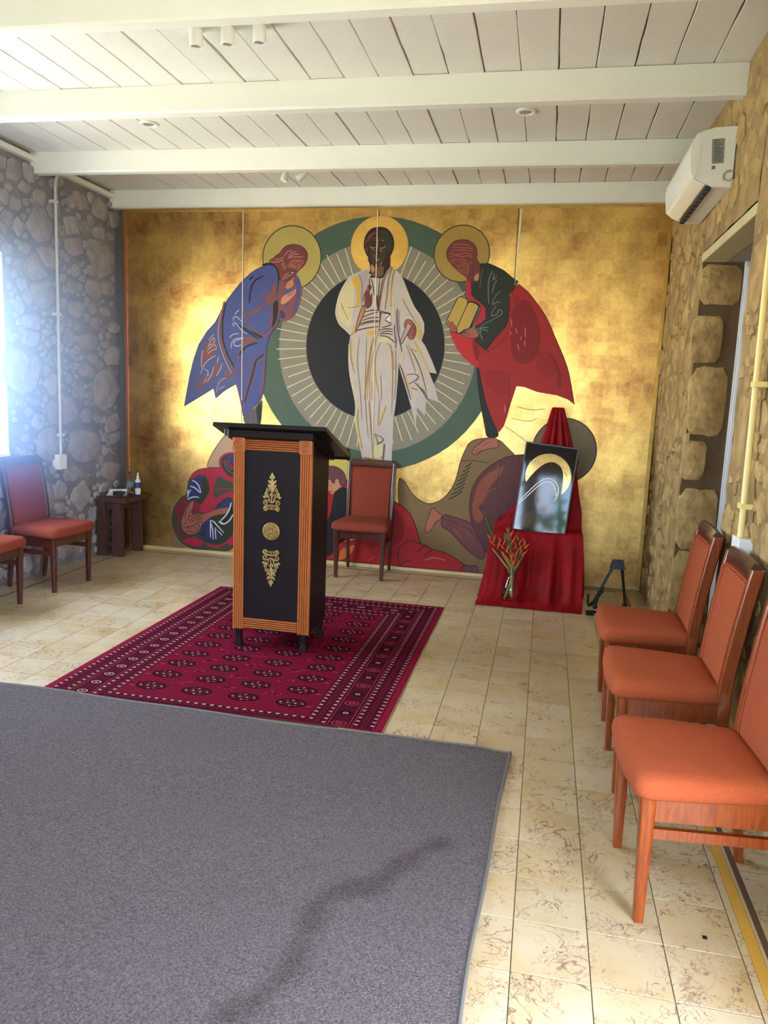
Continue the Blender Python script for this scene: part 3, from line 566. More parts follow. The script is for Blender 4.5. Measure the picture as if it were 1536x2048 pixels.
('S','ochreskin',7.0,1,'2496,2918 2512,2918'),
('S','ochreskin',7.0,1,'2460,2901 2463,2832'),
('S','ochreskin',7.0,1,'2485,2845 2500,2823'),
('S','ochreskin',7.0,1,'2427,2797 2442,2776'),
('S','ochreskin',7.0,1,'2456,2754 2484,2759'),
('S','ochreskin',7.0,1,'2416,2858 2426,2832'),
('S','ochreskin',7.0,1,'2503,2737 2490,2711'),
('S','black',9.0,1,'2401,2879 2419,2892 2442,2879'),
('S','black',9.0,1,'2484,2883 2506,2892 2530,2879'),
('S','black',9.0,1,'2406,2875 2425,2866 2443,2873'),
('S','black',9.0,1,'2484,2873 2507,2866 2530,2875'),
('S','black',9.0,1,'2391,2905 2418,2909 2442,2901'),
('S','black',9.0,1,'2469,2909 2487,2914'),
('S','black',9.0,1,'2437,2780 2464,2789 2492,2776'),
('S','black',9.0,1,'2465,2901 2469,2858 2463,2819 2477,2815'),
('S','olivedark',10.0,1,'2446,2789 2465,2776 2501,2789'),
('S','olivedark',10.0,1,'2428,2763 2458,2719 2494,2733'),
('S','ochre',11.0,1,'2400,1021 2490,1014 2632,993'),
('S','ochre',11.0,1,'2429,1537 2455,1311 2490,1014'),
('S','ochre',11.0,1,'2493,1244 2532,1143 2585,996'),
('S','gold_paint',11.0,1,'2331,1465 2323,1374 2338,1260 2380,1100'),
('S','gold_paint',11.0,1,'2588,1498 2557,1407 2525,1314'),
('S','purple',7.0,1,'2493,1238 2565,1213 2578,1180 2508,1142 2585,996'),
('S','purple',7.0,1,'2590,1157 2584,1019'),
('S','purple',7.0,1,'2388,1018 2466,1007 2502,991 2632,987'),
('F','palegold',0.0,1,'2509,1130 2578,1168 2577,1030 2490,1014 2490,1152'),
('F','yellow',0.0,0,'2514,992 2631,1004 2645,965 2491,962'),
('S','purple',7.0,1,'2762,1773 2830,1787 2876,1766 2855,1732 2788,1696'),
('S','purple',7.0,1,'2812,1664 2870,1644'),
('S','purple',7.0,1,'2892,1667 2940,1624 2959,1580'),
]))
MURAL.append(('halo_right',[
('F','halo2',0.0,0,'3435,2808 3434,2831 3431,2854 3425,2876 3417,2898 3407,2918 3395,2938 3381,2956 3366,2973 3349,2989 3330,3002 3310,3014 3289,3024 3267,3032 3244,3037 3221,3041 3198,3042 3175,3041 3152,3037 3129,3032 3107,3024 3086,3014 3066,3002 3048,2989 3031,2973 3015,2956 3001,2938 2989,2918 2979,2898 2971,2876 2966,2854 2962,2831 2961,2808 2962,2785 2966,2763 2971,2740 2979,2719 2989,2698 3001,2678 3015,2660 3031,2643 3048,2627 3066,2614 3086,2602 3107,2592 3129,2585 3152,2579 3175,2576 3198,2574 3221,2576 3244,2579 3267,2585 3289,2592 3310,2602 3330,2614 3349,2627 3366,2643 3381,2660 3395,2678 3407,2698 3417,2719 3425,2740 3431,2763 3434,2785'),
('L','olivedark',9.0,0,'3435,2808 3434,2831 3431,2854 3425,2876 3417,2898 3407,2918 3395,2938 3381,2956 3366,2973 3349,2989 3330,3002 3310,3014 3289,3024 3267,3032 3244,3037 3221,3041 3198,3042 3175,3041 3152,3037 3129,3032 3107,3024 3086,3014 3066,3002 3048,2989 3031,2973 3015,2956 3001,2938 2989,2918 2979,2898 2971,2876 2966,2854 2962,2831 2961,2808 2962,2785 2966,2763 2971,2740 2979,2719 2989,2698 3001,2678 3015,2660 3031,2643 3048,2627 3066,2614 3086,2602 3107,2592 3129,2585 3152,2579 3175,2576 3198,2574 3221,2576 3244,2579 3267,2585 3289,2592 3310,2602 3330,2614 3349,2627 3366,2643 3381,2660 3395,2678 3407,2698 3417,2719 3425,2740 3431,2763 3434,2785'),
]))
MURAL.append(('fig_red',[
('F','charcoal',0.0,1,'3374,1870 3409,1848 3439,1716 3483,1549 3548,1405 3605,1305 3602,1260 3500,1249 3477,1356 3441,1491 3402,1669'),
('F','skinbrown',0.0,1,'3511,1255 3591,1257 3615,1192 3596,1168 3539,1165 3472,1139 3417,1101 3382,1105 3381,1140 3435,1194'),
('L','maroon',6.0,1,'3511,1255 3591,1257 3615,1192 3596,1168 3539,1165 3472,1139 3417,1101 3382,1105 3381,1140 3435,1194'),
('S','maroon',4.0,1,'3405,1118 3448,1161'),
('S','maroon',4.0,1,'3428,1111 3472,1150'),
('S','maroon',4.0,1,'3459,1173 3536,1222'),
('F','red',0.0,0,'3672,2547 3698,2563 3778,2500 3849,2415 3919,2330 3981,2224 4032,2117 4082,2021 4119,1946 4159,1850 4188,1742 4228,1573 4229,1573 4165,1615 4076,1644 3910,1666 3798,1704 3733,1709 3695,1568 3664,1432 3646,1364 3605,1305 3548,1405 3483,1549 3440,1704 3403,1848 3339,1880 3256,1944 3189,2031 3151,2097 3131,2163 3211,2154 3349,2102 3369,2157 3547,2161 3627,2466'),
('F','redlight',0.0,1,'3137,2152 3212,2137 3349,2102 3379,1981 3402,1859 3339,1880 3256,1944 3183,2031'),
('F','reddark',0.0,1,'3327,2101 3361,2091 3400,1993 3384,1892 3345,1980'),
('F','reddark',0.0,1,'3647,2337 3687,2391 3749,2446 3806,2404 3868,2297 3909,2169 3908,2017 3850,1917 3741,1892 3670,1967 3647,2163'),
('F','redmid',0.0,1,'3868,1961 3919,2028 3995,2019 4045,1923 4063,1825 3990,1779 3898,1842'),
('F','reddark',0.0,1,'3963,2018 4031,1966 4093,1859 4114,1717 4073,1694 4074,1825 4023,1933'),
('F','redmid',0.0,1,'3433,1827 3588,1854 3682,1779 3677,1679 3625,1610 3533,1652 3462,1716'),
('S','reddark',12.0,1,'3660,1779 3681,1613 3659,1432'),
('S','reddark',12.0,1,'3682,2466 3688,2380 3689,2272'),
('S','reddark',12.0,1,'3446,1983 3554,2052 3635,2163'),
('S','pinkish',8.0,1,'3651,2272 3660,2207'),
('S','pinkish',8.0,1,'3694,2197 3708,2153'),
('S','pinkish',8.0,1,'3646,2174 3659,2142'),
('S','pinkish',8.0,1,'3770,2209 3781,2122'),
('S','pinkish',8.0,1,'3748,2133 3739,2100'),
('S','pinkish',8.0,1,'3719,2067 3733,2012'),
('S','pinkish',8.0,1,'3777,2101 3781,2046'),
('S','pinkish',8.0,1,'3641,1544 3650,1477'),
('S','maroon',8.0,1,'3692,2563 3778,2500 3849,2415 3919,2330 3981,2224 4032,2117 4082,2021 4119,1946 4159,1850 4188,1742 4228,1573'),
('F','crimson',0.0,1,'3248,2602 3284,2603 3294,2523 3306,2461 3358,2422 3432,2360 3434,2269 3371,2204 3323,2215 3329,2324 3276,2421 3253,2466'),
('F','darkgreen',0.0,0,'3361,2727 3428,2730 3493,2705 3564,2672 3636,2616 3690,2583 3659,2521 3622,2470 3631,2386 3629,2272 3610,2209 3550,2139 3496,2069 3453,2004 3452,2004 3391,2049 3347,2100 3387,2118 3360,2181 3347,2204 3404,2234 3437,2269 3432,2360 3383,2405 3334,2438 3303,2467 3294,2574 3355,2578 3366,2648'),
('L','black',5.0,0,'3361,2727 3428,2730 3493,2705 3564,2672 3636,2616 3690,2583 3659,2521 3622,2470 3631,2386 3629,2272 3610,2209 3550,2139 3496,2069 3453,2004 3452,2004 3391,2049 3347,2100 3387,2118 3360,2181 3347,2204 3404,2234 3437,2269 3432,2360 3383,2405 3334,2438 3303,2467 3294,2574 3355,2578 3366,2648'),
('S','slategreen',10.0,1,'3472,2671 3446,2621 3438,2547 3453,2394'),
('S','slategreen',10.0,1,'3482,2649 3474,2582 3509,2627'),
('S','slategreen',10.0,1,'3511,2593 3485,2548 3480,2480'),
('S','slategreen',10.0,1,'3545,2503 3496,2452 3480,2383 3533,2418 3551,2407'),
('S','slategreen',10.0,1,'3518,2384 3486,2332 3477,2287 3539,2316 3532,2339 3555,2350 3576,2328 3563,2305 3485,2258 3394,2210'),
('S','teal',10.0,1,'3365,2193 3392,2147 3418,2096'),
('S','teal',10.0,1,'3383,2193 3424,2200 3465,2195'),
('S','teal',10.0,1,'3383,2187 3419,2182 3461,2166'),
('S','teal',10.0,1,'3390,2182 3406,2153'),
('S','slategreen',5.0,1,'3386,2694 3373,2620 3370,2518'),
('F','black',0.0,0,'3276,2415 3311,2418 3359,2402 3393,2371 3366,2279 3329,2203 3289,2180 3221,2138 3178,2148'),
('F','slategreen',0.0,0,'3379,2371 3388,2368 3335,2215 3323,2212'),
('F','book',0.0,0,'3186,2448 3221,2451 3257,2437 3273,2415 3267,2380 3187,2154 3088,2228'),
('L','black',7.0,0,'3186,2448 3221,2451 3257,2437 3273,2415 3267,2380 3187,2154 3088,2228'),
('F','book',0.0,0,'3277,2403 3312,2407 3348,2393 3370,2370 3301,2191 3254,2173 3214,2143 3190,2154 3193,2201'),
('L','black',7.0,0,'3277,2403 3312,2407 3348,2393 3370,2370 3301,2191 3254,2173 3214,2143 3190,2154 3193,2201'),
('F','skinbrown',0.0,1,'3100,2228 3113,2254 3133,2223 3149,2246 3160,2217 3184,2201 3184,2148 3154,2154 3129,2182'),
('L','maroon',4.0,1,'3100,2228 3113,2254 3133,2223 3149,2246 3160,2217 3184,2201 3184,2148 3154,2154 3129,2182'),
('S','maroon',4.0,1,'3128,2194 3144,2234'),
('S','maroon',4.0,1,'3141,2176 3160,2217'),
('S','maroon',4.0,1,'3160,2159 3176,2200'),
('F','skinbrown',0.0,1,'3248,2173 3278,2179 3312,2192 3354,2192 3373,2158 3387,2124 3341,2106 3293,2107 3251,2121 3220,2143 3267,2150 3307,2174'),
('L','maroon',4.0,1,'3248,2173 3278,2179 3312,2192 3354,2192 3373,2158 3387,2124 3341,2106 3293,2107 3251,2121 3220,2143 3267,2150 3307,2174'),
('S','maroon',4.0,1,'3220,2140 3268,2144 3309,2145'),
('S','maroon',4.0,1,'3251,2127 3292,2128 3316,2134'),
('S','maroon',4.0,1,'3255,2156 3290,2162'),
('F','hair2',0.0,1,'3067,2805 3071,2839 3093,2878 3132,2912 3184,2926 3243,2920 3291,2895 3322,2856 3333,2811 3327,2766 3352,2733 3364,2716 3366,2648 3355,2578 3303,2577 3289,2603 3285,2580 3258,2591 3250,2619 3217,2636 3168,2670 3125,2709 3094,2743 3075,2771'),
('L','maroon',5.0,1,'3067,2805 3071,2839 3093,2878 3132,2912 3184,2926 3243,2920 3291,2895 3322,2856 3333,2811 3327,2766 3352,2733 3364,2716 3366,2648 3355,2578 3303,2577 3289,2603 3285,2580 3258,2591 3250,2619 3217,2636 3168,2670 3125,2709 3094,2743 3075,2771'),
('F','face2',0.0,1,'3104,2771 3163,2766 3222,2772 3258,2749 3268,2682 3259,2625 3229,2631 3168,2670 3131,2709 3106,2737'),
('F','ochreskin',0.0,1,'3312,2620 3356,2660 3355,2586 3320,2586'),
('S','facelight2',7.0,1,'3102,2822 3142,2839 3195,2833 3253,2839 3301,2822'),
('S','facelight2',7.0,1,'3085,2805 3126,2811 3179,2800 3231,2817 3290,2794'),
('S','facelight2',7.0,1,'3092,2783 3150,2794 3209,2783 3255,2794 3292,2772'),
('S','facelight2',7.0,1,'3116,2878 3157,2890 3216,2884 3269,2873'),
('S','facelight2',7.0,1,'3106,2856 3158,2862 3205,2856 3264,2856 3299,2845'),
('S','facelight2',7.0,1,'3259,2727 3268,2682 3264,2642'),
('S','facelight2',7.0,1,'3275,2749 3283,2721'),
('S','maroon',6.0,1,'3135,2743 3165,2735 3188,2749'),
('S','maroon',6.0,1,'3148,2721 3171,2726 3189,2726'),
('S','maroon',6.0,1,'3130,2726 3149,2698 3173,2692'),
('S','maroon',6.0,1,'3185,2687 3214,2690 3238,2693'),
('S','maroon',6.0,1,'3272,2704 3269,2659 3289,2603'),
('S','maroon',6.0,1,'3308,2693 3299,2637 3313,2592'),
]))
MURAL.append(('halo_dark',[
('F','bronze',0.0,0,'4441,1175 4440,1202 4436,1229 4430,1256 4421,1281 4410,1306 4396,1329 4380,1351 4362,1371 4343,1390 4321,1406 4299,1420 4275,1432 4250,1441 4224,1448 4198,1452 4171,1453 4145,1452 4119,1448 4093,1441 4068,1432 4044,1420 4021,1406 4000,1390 3981,1371 3963,1351 3947,1329 3933,1306 3922,1281 3913,1256 3907,1229 3903,1202 3901,1175 3903,1148 3907,1121 3913,1094 3922,1069 3933,1044 3947,1021 3963,999 3981,979 4000,960 4021,944 4044,930 4068,918 4093,909 4119,903 4145,899 4171,897 4198,899 4224,903 4250,909 4275,918 4299,930 4321,944 4343,960 4362,979 4380,999 4396,1021 4410,1044 4421,1069 4430,1094 4436,1121 4440,1148'),
('L','black',8.0,0,'4441,1175 4440,1202 4436,1229 4430,1256 4421,1281 4410,1306 4396,1329 4380,1351 4362,1371 4343,1390 4321,1406 4299,1420 4275,1432 4250,1441 4224,1448 4198,1452 4171,1453 4145,1452 4119,1448 4093,1441 4068,1432 4044,1420 4021,1406 4000,1390 3981,1371 3963,1351 3947,1329 3933,1306 3922,1281 3913,1256 3907,1229 3903,1202 3901,1175 3903,1148 3907,1121 3913,1094 3922,1069 3933,1044 3947,1021 3963,999 3981,979 4000,960 4021,944 4044,930 4068,918 4093,909 4119,903 4145,899 4171,897 4198,899 4224,903 4250,909 4275,918 4299,930 4321,944 4343,960 4362,979 4380,999 4396,1021 4410,1044 4421,1069 4430,1094 4436,1121 4440,1148'),
('F','bronzedark',0.0,0,'4300,1075 4299,1090 4297,1105 4294,1119 4289,1134 4282,1147 4275,1160 4266,1172 4256,1183 4246,1193 4234,1202 4221,1210 4208,1216 4195,1221 4180,1225 4166,1227 4151,1228 4137,1227 4123,1225 4108,1221 4095,1216 4081,1210 4069,1202 4057,1193 4046,1183 4037,1172 4028,1160 4021,1147 4014,1134 4009,1119 4006,1105 4004,1090 4003,1075 4004,1060 4006,1045 4009,1031 4014,1017 4021,1003 4028,990 4037,978 4046,967 4057,957 4069,948 4081,940 4095,934 4108,929 4123,925 4137,923 4151,922 4166,923 4180,925 4195,929 4208,934 4221,940 4234,948 4246,957 4256,967 4266,978 4275,990 4282,1003 4289,1017 4294,1031 4297,1045 4299,1060'),
]))
MURAL.append(('fig_crouch',[
('F','wine',0.0,1,'3386,701 3396,789 3434,879 3501,970 3583,1039 3679,1095 3776,1117 3887,1127 4032,1043 4135,764 4123,533 4092,180 3604,199 3512,281 3445,424 3404,510 3388,612'),
('L','maroon',9.0,1,'3386,701 3396,789 3434,879 3501,970 3583,1039 3679,1095 3776,1117 3887,1127 4032,1043 4135,764 4123,533 4092,180 3604,199 3512,281 3445,424 3404,510 3388,612'),
('F','mauve',0.0,1,'3153,552 3234,535 3324,512 3405,493 3462,396 3526,282 3560,210 3519,155 3443,201 3352,268 3274,352 3197,413 3136,439'),
('L','maroon',9.0,1,'3153,552 3234,535 3324,512 3405,493 3462,396 3526,282 3560,210 3519,155 3443,201 3352,268 3274,352 3197,413 3136,439'),
('F','skinbrown',0.0,1,'3040,588 3068,605 3100,563 3149,544 3126,490 3089,480 3063,411 3020,366 2993,376 2995,436 3021,513'),
('L','maroon',7.0,1,'3040,588 3068,605 3100,563 3149,544 3126,490 3089,480 3063,411 3020,366 2993,376 2995,436 3021,513'),
('F','rustpatch',0.0,1,'3422,717 3444,836 3531,943 3614,991 3669,1023 3646,935 3566,843 3515,724 3463,632 3421,600'),
('F','rustpatch',0.0,1,'3402,687 3447,661 3494,590 3525,548 3471,486 3425,527'),
('S','rustpatch',12.0,1,'3454,778 3505,898'),
('S','rustpatch',12.0,1,'3490,663 3541,784 3624,818'),
('S','rustpatch',12.0,1,'3437,572 3469,515'),
('S','rustpatch',12.0,1,'3612,1019 3618,919'),
('S','rustpatch',12.0,1,'3192,495 3297,458 3387,420'),
('S','rustpatch',12.0,1,'3255,425 3333,341'),
('S','rustpatch',12.0,1,'3373,419 3421,348'),
('S','maroon',7.0,1,'3665,1080 3618,919 3619,789 3646,703 3777,661'),
('S','maroon',7.0,1,'3748,1113 3739,1027'),
('S','maroon',7.0,1,'3790,1115 3790,1001'),
('S','maroon',7.0,1,'3649,645 3662,558'),
('S','maroon',7.0,1,'3162,508 3267,471 3402,421 3480,338'),
('S','maroon',7.0,1,'3463,381 3542,268'),
('S','maroon',7.0,1,'3206,526 3282,472'),
]))# ------------------------------------------------------------------ materials
def floor_mat():
    m = mat('terrazzo_tile', (192, 175, 143), .34, 0, rand=.035, var=.12, vscale=3.5, rgb2=(178, 152, 106), spec=.45)
    n = m.node_tree.nodes; L = m.node_tree.links; b = n['Principled BSDF']
    base = b.inputs['Base Color'].links[0].from_socket
    vec = [x for x in n if x.type == 'VECT_MATH'][0].outputs[0]
    out = base
    for sc, di, wid, th, colr, se in ((7, 2.6, .022, .50, (112, 72, 60), 1.0), (12, 3.2, .020, .50, (140, 104, 70), 2.0), (19, 2.0, .022, .53, (96, 56, 54), 3.0)):
        of = n.new('ShaderNodeVectorMath'); of.operation = 'ADD'; of.inputs[1].default_value = (se*3.1, se*1.7, 0); L.new(vec, of.inputs[0])
        nz = n.new('ShaderNodeTexNoise'); nz.inputs['Scale'].default_value = sc; nz.inputs['Detail'].default_value = 2.5; nz.inputs['Distortion'].default_value = di
        L.new(of.outputs[0], nz.inputs['Vector'])
        s = n.new('ShaderNodeMath'); s.operation = 'SUBTRACT'; s.inputs[1].default_value = .5; L.new(nz.outputs['Fac'], s.inputs[0])
        a = n.new('ShaderNodeMath'); a.operation = 'ABSOLUTE'; L.new(s.outputs[0], a.inputs[0])
        mr = n.new('ShaderNodeMapRange'); mr.inputs['From Min'].default_value = wid; mr.inputs['From Max'].default_value = wid*.35; L.new(a.outputs[0], mr.inputs['Value'])
        n2 = n.new('ShaderNodeTexNoise'); n2.inputs['Scale'].default_value = sc*.55; n2.inputs['Detail'].default_value = 2; L.new(of.outputs[0], n2.inputs['Vector'])
        m2 = n.new('ShaderNodeMapRange'); m2.inputs['From Min'].default_value = th; m2.inputs['From Max'].default_value = th+.1; L.new(n2.outputs['Fac'], m2.inputs['Value'])
        mm = n.new('ShaderNodeMath'); mm.operation = 'MULTIPLY'; L.new(mr.outputs[0], mm.inputs[0]); L.new(m2.outputs[0], mm.inputs[1])
        m3 = n.new('ShaderNodeMath'); m3.operation = 'MULTIPLY'; m3.inputs[1].default_value = .8; L.new(mm.outputs[0], m3.inputs[0])
        mx = n.new('ShaderNodeMix'); mx.data_type = 'RGBA'; L.new(m3.outputs[0], mx.inputs[0]); L.new(out, mx.inputs[6]); mx.inputs[7].default_value = (*lin(colr), 1)
        out = mx.outputs[2]
    L.new(out, b.inputs['Base Color'])
    return m
def gold_mat(name, c1, c2, rough):
    m = bpy.data.materials.new(name); m.use_nodes = True; n = m.node_tree.nodes; L = m.node_tree.links; b = n['Principled BSDF']
    b.inputs['Metallic'].default_value = 1.0
    tc = n.new('ShaderNodeTexCoord'); vec = tc.outputs['Object']
    def noise(scale, detail=4, rough_=.6, v=vec, dist=0):
        z = n.new('ShaderNodeTexNoise'); z.inputs['Scale'].default_value = scale; z.inputs['Detail'].default_value = detail
        z.inputs['Roughness'].default_value = rough_; z.inputs['Distortion'].default_value = dist; L.new(v, z.inputs['Vector']); return z.outputs['Fac']
    # leaf squares: coordinates snapped to 14 cm, one random value each
    sn = n.new('ShaderNodeVectorMath'); sn.operation = 'SNAP'; sn.inputs[1].default_value = (.11, 10, .11)
    of = n.new('ShaderNodeVectorMath'); of.operation = 'ADD'; of.inputs[1].default_value = (10, 0.5, 10); L.new(vec, of.inputs[0]); L.new(of.outputs[0], sn.inputs[0])
    wn = n.new('ShaderNodeTexWhiteNoise'); L.new(sn.outputs[0], wn.inputs['Vector'])
    def math(op, a, bb):
        q = n.new('ShaderNodeMath'); q.operation = op
        for i, v in enumerate((a, bb)):
            if isinstance(v, (int, float)): q.inputs[i].default_value = v
            else: L.new(v, q.inputs[i])
        return q.outputs[0]
    fac = math('ADD', math('MULTIPLY', wn.outputs['Value'], .09), math('ADD', math('MULTIPLY', noise(1.5, 9, .72), 1.15), math('MULTIPLY', noise(30, 6, .7), .22)))
    mr = n.new('ShaderNodeMapRange'); mr.inputs['From Min'].default_value = .56; mr.inputs['From Max'].default_value = .96; L.new(fac, mr.inputs['Value'])
    mx = n.new('ShaderNodeMix'); mx.data_type = 'RGBA'; L.new(mr.outputs[0], mx.inputs[0]); mx.inputs[6].default_value = (*lin(c1), 1); mx.inputs[7].default_value = (*lin(c2), 1)
    L.new(mx.outputs[2], b.inputs['Base Color'])
    r = n.new('ShaderNodeMapRange'); r.inputs['To Min'].default_value = rough-.07; r.inputs['To Max'].default_value = rough+.12; L.new(noise(5, 5), r.inputs['Value']); L.new(r.outputs[0], b.inputs['Roughness'])
    bp = n.new('ShaderNodeBump'); bp.inputs['Strength'].default_value = .25; bp.inputs['Distance'].default_value = .01
    L.new(math('ADD', noise(9, 8, .7), math('MULTIPLY', wn.outputs['Value'], .25)), bp.inputs['Height']); L.new(bp.outputs[0], b.inputs['Normal'])
    MATS[name] = m; return m
M_tile = floor_mat()
M_grout = mat('grout', (120, 108, 88), .9)
M_ceil = mat('white_ceiling_paint', (224, 220, 213), .55, var=.05, vscale=2, bump=.12, bscale=30)
M_beam = mat('white_beam_paint', (232, 231, 223), .45, var=.05, vscale=3, bump=.08, bscale=25)
M_mortL = mat('grey_mortar', (136, 131, 138), .95, var=.3, vscale=6, bump=.7, bscale=22)
M_mortR = mat('tan_mortar', (168, 140, 92), .95, var=.45, vscale=5, bump=1.0, bscale=16, rgb2=(126, 102, 64))
M_stoneL = mat('pale_grey_stone', (172, 166, 168), .95, var=.35, vscale=9, bump=.9, bscale=26, rand=.09, rgb2=(140, 134, 138))
M_stoneR = mat('tan_limestone', (190, 160, 104), .9, var=.45, vscale=10, bump=1.0, bscale=22, rand=.10, rgb2=(150, 120, 72))
M_plaster = mat('cream_plaster', (196, 182, 140), .8, var=.12, vscale=5)
M_white = mat('white_plastic', (232, 232, 228), .35)
M_gold = gold_mat('gold_leaf', (250, 208, 122), (150, 100, 62), .33)
M_goldp = gold_mat('pale_gold_leaf', (250, 222, 150), (214, 176, 96), .42)
M_wood = mat('chair_wood', (148, 68, 20), .32, var=.3, vscale=10, stretch=(9, 9, 1.2), rgb2=(108, 44, 12), coat=.18)
M_rail = mat('dark_walnut_rail', (84, 46, 32), .35, var=.4, vscale=14, stretch=(12, 1, 2), rgb2=(52, 28, 22), coat=.3)
M_fabric = mat('rust_fabric', (174, 86, 52), .95, var=.22, vscale=170, bump=.35, bscale=300, spec=.15)

# ------------------------------------------------------------------ floor, tiles
bm = newbox((XL-.5, YB-.3, -.12), (XR+.45, D+.4, -.004)); floor = struct(link('floor', bm, M_grout))
P_, OX, OY = .2222, .008, -.018
bm = bmesh.new()
h = P_/2-.0016
loft(bm, [[(-h, -h, -.02), (h, -h, -.02), (h, h, -.02), (-h, h, -.02)], [(-h, -h, -.001), (h, -h, -.001), (h, h, -.001), (-h, h, -.001)],
          [(-h+.001, -h+.001, 0), (h-.001, -h+.001, 0), (h-.001, h-.001, 0), (-h+.001, h-.001, 0)]])
tile0 = link('tile', bm, M_tile, floor); tme = tile0.data; bpy.data.objects.remove(tile0)
view = []; rest = []
for i in range(-18, 3):
    for j in range(-12, 31):
        cx, cy = OX+P_*(i+.5), OY+P_*(j+.5)
        if cx-h < -3.86 or cx > .68 or cy > 6.63: continue
        v = Vector((cx, cy, -1.6)); z = v.dot(fw)
        if z > .1:
            px, py = 768+FPX*v.dot(rt)/z, 1024-FPX*v.dot(up)/z
            onrug = -2.40 < cx < -.78 and 3.4 < cy < 5.5
            oncar = cx < -.25 and cy < 3.2
            if -80 < px < 1620 and py < 2200 and not onrug and not oncar: view.append((z, cx, cy)); continue
            if onrug or oncar: continue
        rest.append((cx, cy))
view.sort()
for z, cx, cy in view[:300]:
    share('tile', tme, floor, (cx, cy, random.uniform(-.0006, .0004)), (0, 0, random.choice((0, pi/2, pi))))
bm = bmesh.new()
for cx, cy in rest+[(a, b) for _, a, b in view[300:]]: box(bm, (cx-h, cy-h, -.02), (cx+h, cy+h, 0))
t = link('tile_field', bm, M_tile, floor); t['kind'] = 'stuff'
# edge strips: yellow and brown along the right, dark lines along left and back, narrow tiles up to the walls
ye = mat('yellow_strip', (205, 158, 66), .4, var=.15, vscale=6); br = mat('brown_strip', (96, 70, 54), .5, var=.2, vscale=8)
def strip(nm, a, b, m, z=0.0): return link(nm, newbox((a[0], a[1], -.02), (b[0], b[1], z)), m, floor)
lab(strip('border_strip', (.700, YB, 0), (.735, 6.66, 0), ye), 'yellow inlaid border strip'); lab(strip('border_strip', (.748, YB, 0), (.766, 6.66, 0), br), 'dark brown inlaid border strip')
strip('margin_tile', (.736, YB, 0), (.747, 6.66, 0), M_tile)
for k in range(-6, 15): strip('margin_tile', (.676, k*.444+.002, 0), (.699, k*.444+.442, 0), M_tile)
for k in range(-6, 15): strip('margin_tile', (.768, k*.444+.002, 0), (.96, k*.444+.442, 0), M_tile)
for k in range(-6, 15):
    strip('margin_tile', (XL-.02, k*.444+.002, 0), (-3.885, k*.444+.442, 0), M_tile)
for k in range(-6, 15): strip('margin_tile', (-3.866, k*.444+.002, 0), (-3.771, k*.444+.442, 0), M_tile)
strip('border_strip', (-3.881, YB, 0), (-3.868, 6.655, 0), br)
strip('border_strip', (-3.881, 6.656, 0), (.70, 6.668, 0), br)
for k in range(-9, 2): strip('margin_tile', (k*.444+.002, 6.672, 0), (k*.444+.442, 6.86, 0), M_tile)

# ------------------------------------------------------------------ ceiling boards and beams
bm = newbox((XL-.5, YB-.3, ZC+.03), (XR+.4, D+.4, ZC+.12)); ceil = struct(link('ceiling', bm, mat('ceiling_gap', (150, 144, 136), .9)))
for k in range(-21, 6):
    x0, x1 = -.064+.197*k, -.064+.197*(k+1)
    x0, x1 = max(x0, XL-.05), min(x1, XR+.05)
    if x1-x0 < .03: continue
    dz = random.uniform(-.003, .003); N = 60; rs = []
    for s in range(N+1):
        y = YB+(D+.05-YB)*s/N; j0, j1 = random.uniform(0, .0032), random.uniform(0, .0032)
        if random.random() < .12: j0 += .004
        a, b = x0+.001+j0, x1-.001-j1
        rs.append([(a, y, ZC+.03), (b, y, ZC+.03), (b, y, ZC+dz+.003), (b-.003, y, ZC+dz), (a+.003, y, ZC+dz), (a, y, ZC+dz+.003)])
    bm = bmesh.new(); loft(bm, rs); link('board', bm, M_ceil, ceil)
def beam(nm, y0, y1, x0, x1, z=ZB, dy=0):
    bm = bmesh.new()
    prof = [(y0, ZC-.001), (y0, z+.012), (y0+.012, z), (y1-.012, z), (y1, z+.012), (y1, ZC-.001)]
    rs = []
    for s in range(13):
        x = x0+(x1-x0)*s/12; w_ = 0 if s in (0, 12) else random.uniform(-.002, .002)
        rs.append([(x, y+w_+dy*(s/12-.5), zz+(w_ if zz < ZC-.02 else 0)) for y, zz in prof])
    loft(bm, rs); return struct(link(nm, bm, M_beam, None))
beam('trim_1', 3.39, 3.48, XL-.03, XR+.03, dy=.08); beam('trim_2', 4.47, 4.56, XL-.03, XR+.03, dy=.07)
beam('trim_3', 5.63, 5.72, XL-.03, XR+.03, dy=.10); beam('trim_9', 2.27, 2.36, XL-.03, XR+.03); beam('trim_10', 1.15, 1.24, XL-.03, XR+.03)
beam('trim_4', 6.70, 6.90, XL-.02, -1.535, ZB); beam('trim_5', 6.69, 6.90, -1.533, XR+.02, ZB-.004)
# white cove along the left wall top, between the beams
for k, (a, b) in enumerate(((3.48, 4.47), (4.56, 5.60), (5.72, 6.70))):
    struct(link(f'trim_{6+k}', newbox((XL-.01, a, ZC-.075), (XL+.055, b, ZC-.035), .004), M_beam))

